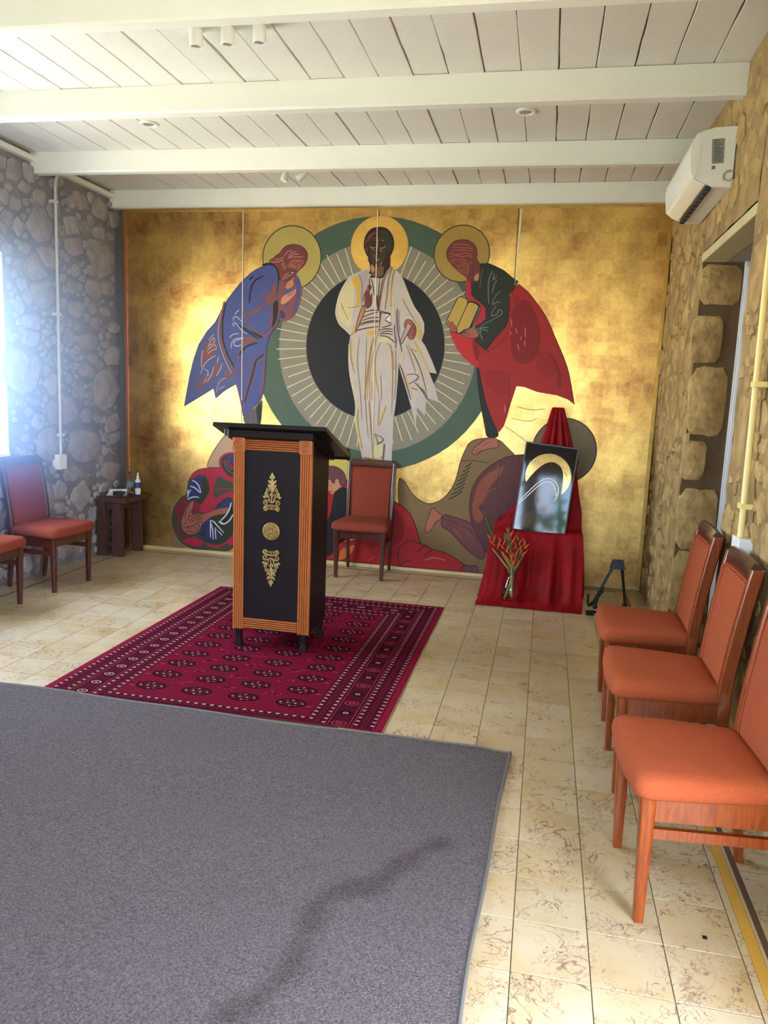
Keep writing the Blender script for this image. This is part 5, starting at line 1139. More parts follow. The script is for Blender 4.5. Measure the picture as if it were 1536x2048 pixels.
# ------------------------------------------------------------------ chairs
def post_pts(): return [(.232, 0), (.205, .22), (.192, .42), (.196, .52), (.216, .70), (.243, .88), (.262, .985)]
def post_y(z):
    p = post_pts()
    for a, b in zip(p, p[1:]):
        if z <= b[1]: return a[0]+(b[0]-a[0])*(z-a[1])/(b[1]-a[1])
    return p[-1][0]
def make_chair():
    t = thing('dining_chair', '', 'chair')
    # seat cushion
    ol = []
    def corner(cx, cy, r, a0, a1, n=5):
        for k in range(n+1):
            a = a0+(a1-a0)*k/n; ol.append((cx+r*cos(a), cy+r*sin(a)))
    corner(.205, -.195, .048, -pi/2, 0); ol.append((.238, -.02)); corner(.178, .155, .035, 0, pi/2); corner(-.178, .155, .035, pi/2, pi); ol.append((-.238, -.02)); corner(-.205, -.195, .048, pi, 1.5*pi)
    for k in (1, 2, 3): pass
    fr_ = [(0, -.253)]
    ol = ol+[(-.12, -.252), (0, -.256), (.12, -.252)]
    cy0 = -.03
    def ring(s, z, dome=0): return [(x*s, cy0+(y-cy0)*s, z) for x, y in ol]
    bm = bmesh.new()
    R_ = loft(bm, [ring(.955, .425), ring(.99, .434), ring(1.0, .452), ring(.985, .476), ring(.94, .492), ring(.80, .501), ring(.45, .506)], True, True)
    lab(link('seat', bm, M_fabric, t, smooth=60), 'padded seat in rust fabric')
    # back panel, front and rear upholstery
    def panel(z0, z1, w0, w1, f0, f1, nz=12):
        bm = bmesh.new(); rs = []
        for k in range(nz+1):
            s = k/nz; z = z0+(z1-z0)*s; w_ = w0+(w1-w0)*s; y = post_y(z); e = min(1, min(s, 1-s)*9)
            rs.append([(-w_, y+f1, z), (-w_, y+f0+.006*(1-e)+.004, z), (-w_*.9, y+f0-.004*e, z), (0, y+f0-.007*e+.004, z), (w_*.9, y+f0-.004*e, z), (w_, y+f0+.006*(1-e)+.004, z), (w_, y+f1, z)])
        loft(bm, rs); return bm
    br_ = lab(link('backrest', panel(.475, .935, .172, .187, -.020, .008), M_fabric, t, smooth=50), 'padded rust fabric backrest')
    bm = panel(.40, .93, .176, .19, .0, .0); bm.free()
    bm = bmesh.new(); rs = []
    for k in range(13):
        z = .37+.575*k/12; y = post_y(max(z, .42))+.024; w_ = .185+.015*k/12
        rs.append([(-w_, y-.014, z), (w_, y-.014, z), (w_+.004, y+.004, z), (w_*.9, y+.012, z), (-w_*.9, y+.012, z), (-w_-.004, y+.004, z)])
    loft(bm, rs); lab(link('back_cover', bm, M_fabric, t, smooth=50), 'rust fabric cover on the back')
    bm = bmesh.new()
    zs = [.49+.435*k/14 for k in range(15)]
    for s in (-1, 1): tube(bm, [(s*(.168+.016*(z-.475)/.46), post_y(z)-.022, z) for z in zs], .0038, 5)
    tube(bm, [(x, post_y(.925)-.022, .925) for x in (-.184, -.09, 0, .09, .184)], .0038, 5)
    link('piping', bm, M_fabric, br_, smooth=True)
    # posts = rear legs
    for s in (-1, 1):
        bm = bmesh.new(); rs = []
        P = bez([(0, y, z) for y, z in post_pts()], 3)
        for p in P:
            z = p.z; x = s*(.193+.014*z); d_ = .015+.010*min(1, z/.42) if z < .42 else .025-.003*(z-.42); w_ = .012+.004*min(1, z/.4)
            y = p.y
            rs.append([(x-w_, y-d_+.004, z), (x-w_+.004, y-d_, z), (x+w_-.004, y-d_, z), (x+w_, y-d_+.004, z), (x+w_, y+d_-.004, z), (x+w_-.004, y+d_, z), (x-w_+.004, y+d_, z), (x-w_, y+d_-.004, z)])
        loft(bm, rs); link('back_post', bm, M_wood, t, smooth=45)
    # top rail
    bm = bmesh.new(); rs = []
    for k in range(17):
        x = -.190+.380*k/16; c_ = .010*(1-(x/.19)**2); rs.append([(x, .245+c_, .932), (x, .235+c_, .955), (x, .240+c_, .990), (x, .252+c_, 1.006), (x, .268+c_, 1.006), (x, .282+c_, .992), (x, .284+c_, .955), (x, .272+c_, .932)])
    loft(bm, rs); lab(link('top_rail', bm, M_rail, t, smooth=45), 'dark polished top rail')
    for s in (-1, 1):
        bm = bmesh.new(); rs = []
        for z in (0, .012, .2, .36, .434):
            q = z/.434; w_ = .0145+.008*q; x = s*(.202+.006*q); y = -.188-.010*q*0-.006*q
            ch = .004
            rs.append([(x-w_, y-w_+ch, z), (x-w_+ch, y-w_, z), (x+w_-ch, y-w_, z), (x+w_, y-w_+ch, z), (x+w_, y+w_-ch, z), (x+w_-ch, y+w_, z), (x-w_+ch, y+w_, z), (x-w_, y+w_-ch, z)])
        loft(bm, rs); link('leg', bm, M_wood, t, smooth=45)
        bm = bmesh.new(); vs = [(s*.216, -.170, .345), (s*.216, -.170, .425), (s*.203, .185, .425), (s*.203, .185, .345)]
        prismv = [[(x-.010, y, z), (x+.010, y, z)] for x, y, z in vs]
        loft(bm, [[(s*.207-.010, -.172, .345), (s*.207+.010, -.172, .345), (s*.207+.010, -.172, .428), (s*.207-.010, -.172, .428)], [(s*.196-.010, .178, .345), (s*.196+.010, .178, .345), (s*.196+.010, .178, .428), (s*.196-.010, .178, .428)]])
        link('side_rail', bm, M_wood, t)
        bm = bmesh.new()
        loft(bm, [[(s*.204-.009, -.175, .285), (s*.204+.009, -.175, .285), (s*.204+.009, -.175, .318), (s*.204-.009, -.175, .318)], [(s*.196-.009, .20, .285), (s*.196+.009, .20, .285), (s*.196+.009, .20, .318), (s*.196-.009, .20, .318)]])
        link('stretcher', bm, M_wood, t)
    link('front_rail', newbox((-.186, -.205, .352), (.186, -.185, .428), .003), M_wood, t)
    link('rear_rail', newbox((-.182, .170, .352), (.182, .190, .428), .003), M_wood, t)
    return t
CH = [((.562, 2.515), -86, 'rust seated wooden chair nearest the camera at the right wall'),
      ((.575, 3.31), -90, 'middle of the three rust chairs lined up along the right wall'),
      ((.585, 4.045), -91, 'rust chair farthest along the right wall, next to the black floor stand'),
      ((-1.505, 6.488), 1, 'shade darkened rust chair alone against the mural, right of the lectern'),
      ((-3.765, 5.265), 86, 'rust chair beside the small dark side table at the left wall'),
      ((-3.815, 4.50), 90, 'partly cut off rust chair at the left edge under the window')]
ch0 = make_chair(); DK = {}
M_wood_shade = mat('shaded_chair_wood', (80, 34, 24), .32, var=.3, vscale=10, stretch=(9, 9, 1.2), rgb2=(56, 24, 18), coat=.25); M_fabric_shade = mat('shaded_rust_fabric', (140, 64, 47), .95, var=.22, vscale=170, bump=.35, bscale=300, spec=.15)  # same wood and fabric as the other chairs, dimmer light painted in
for i, ((x, y), a, l) in enumerate(CH):
    c_ = ch0 if i == 0 else copy_tree(ch0)
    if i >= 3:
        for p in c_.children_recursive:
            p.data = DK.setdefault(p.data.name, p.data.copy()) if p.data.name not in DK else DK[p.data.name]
            p.data.materials[0] = M_fabric_shade if p.data.materials[0] in (M_fabric, M_fabric_shade) else M_rail if p.name.startswith('top_rail') else M_wood_shade
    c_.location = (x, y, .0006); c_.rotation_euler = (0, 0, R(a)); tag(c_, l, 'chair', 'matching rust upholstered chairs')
# ------------------------------------------------------------------ lectern
LX0, LX1, LY, LYB = -1.825, -1.335, 4.31, 4.70
M_blk = mat('black_stained_wood', (26, 18, 20), .5, var=.2, vscale=6, bump=.05, bscale=30, spec=.18)
M_pine = mat('orange_pine', (172, 96, 46), .42, var=.35, vscale=7, stretch=(6, 6, .6), rgb2=(156, 84, 40))
M_pineh = mat('orange_pine_rail', (166, 92, 46), .42, var=.35, vscale=7, stretch=(.6, 6, 6), rgb2=(156, 84, 40))
M_groove = mat('groove_stain_shade', (78, 36, 18), .6)  # stain in the grooves plus their shade painted in
M_brass = mat('antique_brass', (170, 142, 88), .45, metal=.55, var=.3, vscale=60, bump=.2, bscale=150)
lec = thing('lectern', 'tall black lectern with orange fluted wooden frame and brass ornaments, standing on the red rug', 'lectern', (0, 0, .0078))
def topz(y): return 1.352-.325*(y-4.23)
bm = bmesh.new(); prism(bm, [(LY+.022, .115), (LYB, .115), (LYB, topz(LYB)-.0), (LY+.022, topz(LY+.022)-.0)], 'x', LX0+.012, LX1-.004); link('body', bm, M_blk, lec)
link('front_panel', newbox((LX0+.07, LY+.006, .19), (LX1-.07, LY+.021, 1.24)), M_blk, lec)
def flutes(n, w_):
    pts = []
    for k in range(n):
        c_ = (k+.5)/n*w_; h_ = w_/n/2
        for a in (-.98, -.86, -.6, -.25, .25, .6, .86, .98): pts.append((c_+h_*a, .016*(1-a*a)**.5-.010))
    return pts
def fluted(name, x0, z0, w_, L_, vert, m):
    bm = bmesh.new(); f = flutes(5, w_)
    prof = [(0, -.018)]+[(u, d_) for u, d_ in f]+[(w_, -.018)]
    if vert: rs = [[(x0+u, LY+.004-d_, z) for u, d_ in prof] for z in (z0, z0+L_)]
    else: rs = [[(x, LY+.004-d_, z0+u) for u, d_ in prof] for x in (x0, x0+L_)]
    loft(bm, rs); o = link(name, bm, [m, M_groove], lec, smooth=35)
    for p in o.data.polygons:
        dp = sum(o.data.vertices[v].co.y for v in p.vertices)/len(p.vertices)
        if LY+.0075 < dp < LY+.016: p.material_index = 1
    return o
W_ = .070
fluted('fluted_column', LX0, .115, W_, 1.105, True, M_pine); fluted('fluted_column', LX1-W_, .115, W_, 1.105, True, M_pine)
fluted('fluted_rail', LX0+W_, 1.228, .066, LX1-LX0-2*W_, False, M_pineh); fluted('fluted_rail', LX0+W_, .122, .066, LX1-LX0-2*W_, False, M_pineh)
link('corner_post', newbox((LX1-.004, LY+.004, .115), (LX1+.003, LY+.026, topz(LY)-.03)), M_pine, lec)
for x in (LX0-.004, LX1-W_-.004):
    bm = newbox((x, LY-.010, 1.220), (x+W_+.008, LY+.022, 1.302), .003)
    cx, cz = x+W_/2+.004, 1.261
    for r_ in (.030, .019, .009):
        tube(bm, [(cx+r_*cos(2*pi*k/20), LY-.012, cz+r_*sin(2*pi*k/20)) for k in range(21)], .0050, 6)
    link('corner_block', bm, M_pine, lec, smooth=40)
# sloping top with ledge
bm = bmesh.new()
prism(bm, [(4.215, topz(4.215)+.012), (4.225, topz(4.215)+.034), (4.79, topz(4.79)+.034), (4.80, topz(4.80)+.006), (4.79, topz(4.79)+.002)], 'x', -1.918, -1.224)
link('slanted_top', bm, mat('black_gloss', (16, 18, 18), .32, spec=.3), lec)
bm = bmesh.new(); prism(bm, [(4.765, topz(4.765)+.03), (4.765, topz(4.765)+.055), (4.80, topz(4.8)+.05), (4.81, topz(4.8)-.005), (4.79, topz(4.79)-.01)], 'x', -1.918, -1.224)
link('book_ledge', bm, MATS['black_gloss'], lec)
bm = bmesh.new(); prism(bm, [(4.27, topz(4.27)-.028), (4.27, topz(4.27)+.008), (4.74, topz(4.74)+.008), (4.74, topz(4.74)-.028)], 'x', LX0-.025, LX1+.020)
link('top_support', bm, M_blk, lec)
for x in (-1.865, -1.845): link('clip', newbox((x, 4.262, topz(4.26)-.045), (x+.006, 4.268, topz(4.26)+.008)), mat('clip_steel', (170, 170, 168), .3, metal=.8), lec)
for x, y in ((-1.793, LY+.035), (-1.370, LY+.035), (-1.365, LYB-.035), (-1.793, LYB-.035)):
    bm = bmesh.new(); loft(bm, [[(x+s*a, y+t*a, z) for s, t in ((-1, -1), (1, -1), (1, 1), (-1, 1))] for a, z in ((.023, 0), (.022, .015), (.0165, .05), (.018, .1), (.02, .116))])
    link('leg', bm, M_blk, lec)
def spiral(cx, cz, r0, a0, turns, sgn, n=14):
    return [(cx+r0*(1-.78*k/n)*cos(a0+sgn*2*pi*turns*k/n), cz+r0*(1-.78*k/n)*sin(a0+sgn*2*pi*turns*k/n)) for k in range(n+1)]
def leafm(bm, x, z, l, w_, a, y0, th=.005):
    vs = []
    for s, ww, t in ((0, .12, .4), (.25, .8, .9), (.5, 1, 1), (.75, .65, .8), (1, .03, .2)):
        for k, q in enumerate((-1, 0, 1)):
            u = l*s; v = w_*ww*q; vs.append(bm.verts.new((x+u*cos(a)-v*sin(a), y0-th*t*(1 if q == 0 else .35), z+u*sin(a)+v*cos(a))))
    for i in range(4):
        for k in range(2): bm.faces.new((vs[i*3+k], vs[i*3+k+1], vs[i*3+4+k], vs[i*3+3+k]))
def crest(flip, zc, xc):
    bm = bmesh.new(); y0 = LY+.005; T = []
    for s in (-1, 1):
        sp = spiral(s*.036, .050, .0165, pi/2 if s > 0 else pi/2, 1.15, -s); tube(bm, [(x, y0-.004, z) for x, z in bez2([(s*.004, .052), (s*.018, .062)])+sp], .0045, 6)
        sp = spiral(s*.022, .128, .013, 0 if s > 0 else pi, 1.1, s); tube(bm, [(x, y0-.004, z) for x, z in [(s*.013, .062), (s*.020, .085), (s*.030, .108)]+sp], .0042, 6)
        leafm(bm, s*.030, .080, .040, .012, pi/2-s*.35, y0); leafm(bm, s*.040, .078, .022, .008, pi/2-s*1.0, y0)
        sp = spiral(s*.036, .014, .014, pi/2, 1.1, -s); tube(bm, [(x, y0-.004, z) for x, z in [(0, .036), (s*.018, .034)]+sp], .006, 6)
        leafm(bm, s*.004, .140, .034, .009, pi/2-s*.85, y0); leafm(bm, s*.004, .165, .034, .009, pi/2-s*.75, y0); leafm(bm, s*.003, .192, .025, .008, pi/2-s*.5, y0)
        leafm(bm, s*.002, .085, .030, .006, pi/2-s*.5, y0)
        for q in range(4): leafm(bm, s*(.004+.008*q), .006, .028-.004*q, .0045, pi/2-s*.25*q, y0, .007)
    leafm(bm, 0, .195, .040, .010, pi/2, y0); leafm(bm, 0, .10, .10, .013, pi/2, y0, .008); tube(bm, [(0, y0-.004, .05), (0, y0-.005, .12)], .004, 6)
    for v in bm.verts:
        x, z = v.co.x, v.co.z
        v.co.x = xc+x; v.co.z = zc+(.236-z if flip else z)
    return bm
def bez2(p): return p
lab(link('crest_ornament', crest(False, .867, -1.578), M_brass, lec, smooth=50), 'upper brass leaf and scroll ornament pointing up')
lab(link('crest_ornament', crest(True, .395, -1.578), M_brass, lec, smooth=50), 'lower brass leaf and scroll ornament pointing down')
bm = bmesh.new(); n = 48
def rz_(r_, d_, wav=0): return [(-1.580+r_*cos(2*pi*k/n), LY+.006-d_-(wav if k % 3 else 0), .744+r_*sin(2*pi*k/n)) for k in range(n)]
loft(bm, [rz_(.054, 0), rz_(.0535, .006), rz_(.049, .008), rz_(.045, .004), rz_(.041, .006, .005), rz_(.022, .008, .006), rz_(.012, .006), rz_(.010, .010), rz_(.004, .012)], True, True)
lab(link('rosette', bm, M_brass, lec, smooth=35), 'round brass rosette with radial petals')

# ------------------------------------------------------------------ red draped stand
M_red = mat('red_velvet', (146, 4, 14), .7, var=.3, vscale=4, spec=.2, rgb2=(112, 2, 10))
def cloth():
    bm = bmesh.new(); N = 160
    def ring(x0, x1, y0, y1, z, amp, ph=0, fr=11, sk=0):
        out = []
        for k in range(N):
            t = k/N*4; s = int(t); f = t-s
            if s == 0: x, y, nx, ny = x0+(x1-x0)*f, y0, 0, -1
            elif s == 1: x, y, nx, ny = x1, y0+(y1-y0)*f, 1, 0
            elif s == 2: x, y, nx, ny = x1-(x1-x0)*f, y1, 0, 0
            else: x, y, nx, ny = x0, y1-(y1-y0)*f, -1, 0
            e = sin(pi*f)**.5 if s < 2 or s == 3 else 0
            wv = sin(2*pi*fr*f/3.2+ph+sk*z)+.6*sin(2*pi*fr*f/1.9+1.3+ph*2)+.35*sin(2*pi*fr*f/1.1+2.1)
            a = amp*wv*(.35+.65*e)
            zz_ = z
            out.append((x+nx*a, y+ny*a, zz_))
        return out
    rs = [ring(.055, .130, 6.36, 6.44, 1.545, .001), ring(.046, .137, 6.345, 6.46, 1.540, .002), ring(.038, .146, 6.33, 6.47, 1.50, .004), ring(.018, .172, 6.285, 6.50, 1.40, .008, .2), ring(-.012, .212, 6.245, 6.54, 1.25, .011, .3),
          ring(-.065, .255, 6.235, 6.60, 1.05, .012, .4), ring(-.13, .29, 6.25, 6.65, .85, .012, .5), ring(-.21, .325, 6.24, 6.68, .70, .010, .6), ring(-.29, .338, 6.23, 6.70, .60, .006, .6), ring(-.335, .342, 6.20, 6.715, .568, .002),
          ring(-.352, .345, 6.085, 6.72, .560, .0005), ring(-.360, .350, 6.070, 6.72, .545, .0015, .3), ring(-.366, .353, 6.063, 6.72, .48, .006, .3, 11, 1), ring(-.372, .356, 6.055, 6.72, .36, .017, .3, 11, 1), ring(-.378, .358, 6.045, 6.72, .22, .024, .3, 11, 1),
          ring(-.392, .361, 6.02, 6.72, .10, .030, .3, 11, 1), ring(-.41, .365, 5.97, 6.72, .03, .026, .3, 11, 1), ring(-.43, .368, 5.90, 6.72, .008, .010, .3), ring(-.445, .365, 5.815, 6.72, .006, .004, .3), ring(-.444, .364, 5.818, 6.72, .001, .004, .3)]
    loft(bm, rs, True, True)
    return bm
o = link('red_cloth', cloth(), M_red, smooth=75)
for v in o.data.vertices:
    if v.co.z < .012 and v.co.y < 6.0: v.co.z = .0015+.6*v.co.z
tag(o, 'deep red velvet cloth draped over a stand and box before the mural', 'cloth')
# icon painting: built flat in its own frame, leaned back against the cloth
IW, IH = .405, .700
ic = thing('icon_painting', 'glossy black framed icon of a hooded figure leaning on the red cloth', 'painting', (0, 0, 0))
ic.matrix_world = Matrix.Translation((.003, 6.112, .556)) @ Matrix.Rotation(R(-6.5), 4, 'X') @ Matrix.Rotation(R(5.0), 4, 'Y')
M_icb = mat('icon_black_varnish', (30, 29, 30), .04, spec=.25, coat=.12)
M_ics = mat('icon_edge', (52, 44, 40), .4)
link('board', newbox((-IW/2, 0, 0), (IW/2, .02, IH), .002), M_icb, ic)
def flat(nm, polys, lv, m_, parent, label=None):
    bm = bmesh.new()
    for p in polys:
        vs = [bm.verts.new((x, -.0002*lv, z)) for x, z in p]; f = bm.faces.new(vs); bmesh.ops.triangulate(bm, faces=[f])
    for f in bm.faces:
        f.normal_update()
        if f.normal.y > 0: f.normal_flip()
    me = bpy.data.meshes.new(nm); bm.to_mesh(me); bm.free(); me.materials.append(m_)
    o = bpy.data.objects.new(nm, me); COL.objects.link(o); o.parent = parent
    if label: lab(o, label)
    return o
def varn(nm, rgb, metal=0, r_=.05): return mat(nm, rgb, r_, metal=metal, var=.3, vscale=14, spec=.25, coat=.12)
A_ = lambda cx, cz, r_, a0, a1, n=22: [(cx+r_*cos(a0+(a1-a0)*k/n), cz+r_*sin(a0+(a1-a0)*k/n)) for k in range(n+1)]
flat('painted_halo', [A_(.005, .455, .178, 0, 2*pi, 40)[:-1]], 1, varn('icon_gold', (196, 156, 84), .5, .12), ic, 'gold halo with dark lettering scratches')
flat('painted_hood', [smooth_poly([(-.20, .20), (-.185, .34), (-.11, .47), (-.04, .55), (.03, .575), (.10, .54), (.125, .46), (.13, .36), (.12, .10), (.10, .02), (-.20, .02)], True)], 2, varn('icon_hood', (58, 46, 38)), ic, 'dark brown hood')
flat('painted_face', [smooth_poly([(-.06, .36), (-.02, .41), (.04, .42), (.08, .36), (.085, .26), (.06, .18), (.0, .14), (-.06, .20), (-.08, .28)], True)], 3, varn('icon_face', (112, 74, 48)), ic, 'brown painted face')
flat('painted_robe', [smooth_poly([(-.17, .05), (-.12, .14), (-.06, .17), (-.05, .10), (-.08, .03)], True)], 3, varn('icon_robe', (84, 62, 48)), ic)
def ribbon(pts, w_):
    L_, R2 = [], []
    for i, p in enumerate(pts):
        a, b = pts[max(i-1, 0)], pts[min(i+1, len(pts)-1)]; dx, dz = b[0]-a[0], b[1]-a[1]; l = math.hypot(dx, dz) or 1
        L_.append((p[0]-dz/l*w_/2, p[1]+dx/l*w_/2)); R2.append((p[0]+dz/l*w_/2, p[1]-dx/l*w_/2))
    return L_+R2[::-1]
hl = smooth_poly([(-.195, .215), (-.13, .31), (-.06, .40), (0, .44), (.06, .43), (.105, .37), (.10, .30), (.085, .27)], False)
hl2 = smooth_poly([(-.20, .19), (-.12, .29), (-.05, .38), (.0, .415), (.05, .405), (.085, .35), (.085, .31)], False)
flat('painted_line', [ribbon(hl, .006), ribbon(hl2, .006)], 4, mat('icon_white', (228, 224, 214), .3), ic, 'white double line of the veil')
flat('painted_lettering', [ribbon([(-.16+.022*k, .50+.03*math.sqrt(max(0, 1-((k-2)/4)**2))), (-.155+.022*k, .535+.03*math.sqrt(max(0, 1-((k-2)/4)**2)))], .004) for k in range(5)] +
     [ribbon([(.10, .55), (.12, .53)], .004), ribbon([(-.17, .43), (-.12, .43)], .004), ribbon([(.13, .50), (.15, .47)], .005)], 2, mat('icon_ink', (30, 24, 18), .3), ic, 'thin dark strokes on the gold halo')['kind'] = 'stuff'
for a, b in (((-IW/2-.004, -.006, 0), (-IW/2+.006, .022, IH)), ((IW/2-.006, -.006, 0), (IW/2+.004, .022, IH)), ((-IW/2, -.006, IH-.008), (IW/2, .022, IH+.004))):
    link('frame_edge', newbox(a, b, .001), M_ics, ic)

# ------------------------------------------------------------------ vase with heliconia flowers
VX, VY = -.180, 5.985
gl = bpy.data.materials.new('clear_glass'); gl.use_nodes = True; gb = gl.node_tree.nodes['Principled BSDF']
gb.inputs['Transmission Weight'].default_value = 1; gb.inputs['Roughness'].default_value = .01; gb.inputs['IOR'].default_value = 1.3; gb.inputs['Base Color'].default_value = (.97, .98, .97, 1)
wt = bpy.data.materials.new('vase_water'); wt.use_nodes = True; gb = wt.node_tree.nodes['Principled BSDF']
gb.inputs['Transmission Weight'].default_value = 1; gb.inputs['Roughness'].default_value = .0; gb.inputs['IOR'].default_value = 1.12
VZ0 = .0095
va = thing('glass_vase', 'round bellied clear glass vase standing on the hem of the red cloth', 'vase', (VX, VY, VZ0))
bm = bmesh.new()
lathe(bm, [(.035, 0), (.066, .012), (.082, .055), (.083, .095), (.068, .145), (.047, .185), (.037, .215), (.036, .245), (.041, .268), (.039, .268), (.034, .245), (.035, .215), (.045, .185), (.066, .145), (.0805, .095), (.0795, .055), (.063, .015), (.033, .006)], 32)
link('glass_body', bm, gl, va, smooth=60)
M_stem = mat('green_stem', (112, 128, 56), .5, var=.3, vscale=20, rgb2=(146, 140, 70)); M_leaf = mat('green_leaf', (52, 84, 34), .5, var=.3, vscale=12)
M_hel = mat('heliconia_orange', (226, 84, 34), .45, var=.35, vscale=14, rgb2=(190, 44, 30)); M_helt = mat('heliconia_tip', (150, 150, 60), .5)
FL = [(-.02, -.010, .265, (-.165, .02, .47), 1), (.012, -.014, .27, (-.085, -.02, .46), 2), (.02, .012, .27, (-.035, -.01, .53), 3), (-.012, .018, .27, (.035, .01, .47), 4), (0, -.022, .27, (-.02, -.03, .36), 5), (.022, -.002, .27, (.085, 0, .44), 6), (-.004, .008, .27, (-.005, .02, .42), 7)]
rf = random.Random(4)
for i, (bx, by, nz_, (tx, ty, tz), sd) in enumerate(FL):
    f = thing('heliconia_flower', '', 'flower', (VX, VY, VZ0))
    base = (-bx*2.2+rf.uniform(-.012, .012), -by*1.6, .014); neck = (bx*.7, by*.6, .235)
    bm = bmesh.new(); tube(bm, bez([base, ((base[0]+neck[0])*.5, (base[1]+neck[1])*.5, .12), neck, (neck[0]*.3+tx*.7*.9, neck[1]*.3+ty*.7, (nz_+tz)*.5-.02), (tx, ty, tz-.06)], 5), [.0062]*15+[.005]*6, 7)
    link('stem', bm, M_stem, f, smooth=True)
    d0 = Vector((tx, ty, tz))-Vector(neck); d0.normalize()
    for k in range(4):
        s = 1 if k % 2 == 0 else -1; p0 = Vector((tx, ty, tz))-d0*(.075-.032*k)
        dr = (d0+Vector((s*.75, -.25, .15))).normalized(); l = .085-.012*k
        bm = bmesh.new(); side = dr.cross(Vector((0, 1, 0))).normalized(); rs = []
        for q in range(6):
            t = q/5; w_ = .011*(1-t)**.8*(.5+1.2*min(1, t*4)) + .0006; c_ = p0+dr*l*t+Vector((0, 0, .012*t*t))
            rs.append([c_+side*w_*cos(a)*.6+Vector((0, -1, 0))*w_*sin(a) for a in [2*pi*j/6 for j in range(6)]])
        loft(bm, rs); link('bract', bm, M_hel, f, smooth=True)
    tag(f, ['heliconia leaning farthest left out of the glass vase', 'orange heliconia second from the left in the vase', 'tallest orange heliconia rising from the vase', 'orange heliconia right of the tallest bloom in the vase',
            'lowest orange heliconia just above the vase rim', 'heliconia leaning farthest right out of the glass vase', 'orange heliconia hidden at the back of the bouquet'][i], 'flower', 'heliconia flowers in the vase')
def leaf(name, pts, w_, label):
    f = thing(name, label, 'leaf', (VX, VY, VZ0)); P = bez(pts, 5); bm = bmesh.new(); tube(bm, P, .003, 6); link('stem', bm, M_stem, f, smooth=True)
    bm = bmesh.new(); n0 = int(len(P)*.55); Q = P[n0:]; rs = []
    for i, p in enumerate(Q):
        t = i/(len(Q)-1); ww = w_*sin(pi*min(1, .08+t*.92))**.8; rs.append([p+Vector((-ww, 0, 0)), p+Vector((0, -.006, 0)), p+Vector((ww, 0, 0)), p+Vector((0, -.003, 0))])
    loft(bm, rs); link('blade', bm, M_leaf, f, smooth=True)
leaf('green_leaf', [(.01, .01, .02), (.0, .005, .24), (-.03, .01, .42), (-.045, .01, .60)], .022, 'tall narrow green leaf standing left in the bouquet')
leaf('green_leaf', [(-.01, .012, .02), (.006, .01, .24), (-.05, -.01, .45), (-.075, -.02, .55)], .018, 'broad dark green leaf bending left before the icon')
leaf('green_leaf', [(0, .014, .02), (.012, .01, .24), (.02, .012, .40), (.03, .012, .56)], .012, 'slim upright green leaf right of the bouquet centre')
leaf('green_leaf', [(.01, -.01, .02), (.016, .0, .24), (.06, 0, .40), (.10, 0, .50)], .014, 'small green leaf bending right over the red cloth')
leaf('green_leaf', [(.0, -.012, .02), (-.012, .0, .24), (-.16, .02, .50), (-.245, .03, .70)], .012, 'thin stem with green tip reaching far left of the bouquet')

# ------------------------------------------------------------------ black instrument stand
gs = thing('floor_stand', 'small black folding A frame stand on the floor beside the mural corner', 'stand', (.62, 6.02, 0))
M_bk = mat('black_metal', (22, 21, 24), .5); M_rb = mat('black_rubber', (16, 16, 18), .8)
bm = bmesh.new(); loft(bm, [[(s*a, t*b, z) for s, t in ((-1, -1), (1, -1), (1, 1), (-1, 1))] for a, b, z in ((.058, .03, .335), (.050, .028, .36), (.042, .026, .395), (.038, .022, .405))]); link('head', bm, M_bk, gs)
for nm, a, b in (('leg', (-.03, -.005, .36), (-.175, -.10, .06)), ('leg', (.03, .0, .36), (.095, .12, .014))):
    bm = bmesh.new(); tube(bm, [a, b], [.016, .014], 4); link(nm, bm, M_bk, gs)
bm = bmesh.new(); tube(bm, [(-.10, -.06, .20), (-.13, -.085, .16), (-.165, -.19, .055)], .013, 6); link('brace', bm, M_bk, gs)
bm = bmesh.new(); tube(bm, bez([(-.10, -.08, .17), (-.19, -.16, .075), (-.205, -.17, .07), (-.215, -.175, .10), (-.215, -.175, .155)], 4), .010, 6); link('hook', bm, M_rb, gs, smooth=True)
bm = bmesh.new(); tube(bm, [(-.175, -.10, .06), (-.10, -.16, .03), (-.195, -.205, .022)], .013, 6); tube(bm, [(-.170, -.195, .022), (-.222, -.215, .021)], .020, 10); link('foot', bm, M_rb, gs)
bm = bmesh.new(); tube(bm, [(.08, .11, .02), (.10, .13, .02)], .018, 8); link('foot', bm, M_rb, gs)

# ------------------------------------------------------------------ side table and the things on it
st = thing('side_table', 'low dark wooden side table in the left back corner', 'table', (-3.885, 6.52, 0))
M_dk = mat('dark_reddish_wood', (84, 50, 46), .6, var=.35, vscale=12, stretch=(8, 8, 1), rgb2=(58, 36, 36))
link('table_top', newbox((-.125, -.235, .515), (.175, .185, .562), .004), M_dk, st)
for x, y in ((.055, -.17), (-.10, -.17), (.075, .135), (-.10, .135)):
    bm = bmesh.new(); loft(bm, [[(x+s*a, y+t*b, z) for s, t in ((-1, -1), (1, -1), (1, 1), (-1, 1))] for a, b, z in ((.046, .030, 0), (.044, .028, .26), (.036, .028, .515))]); link('leg', bm, M_dk, st)
link('apron', newbox((-.09, -.16, .44), (.06, .125, .514)), M_dk, st); link('stretcher', newbox((-.06, -.145, .07), (-.02, .11, .13)), M_dk, st)
TZ = .5625
bt = thing('water_bottle', 'clear plastic water bottle with dark cap on the side table', 'bottle', (-3.815, 6.545, TZ))
bm = bmesh.new(); lathe(bm, [(.028, 0), (.032, .006), (.032, .05), (.030, .06), (.032, .07), (.032, .135), (.027, .160), (.014, .185), (.012, .20)], 20); link('bottle_body', bm, gl, bt, smooth=50)
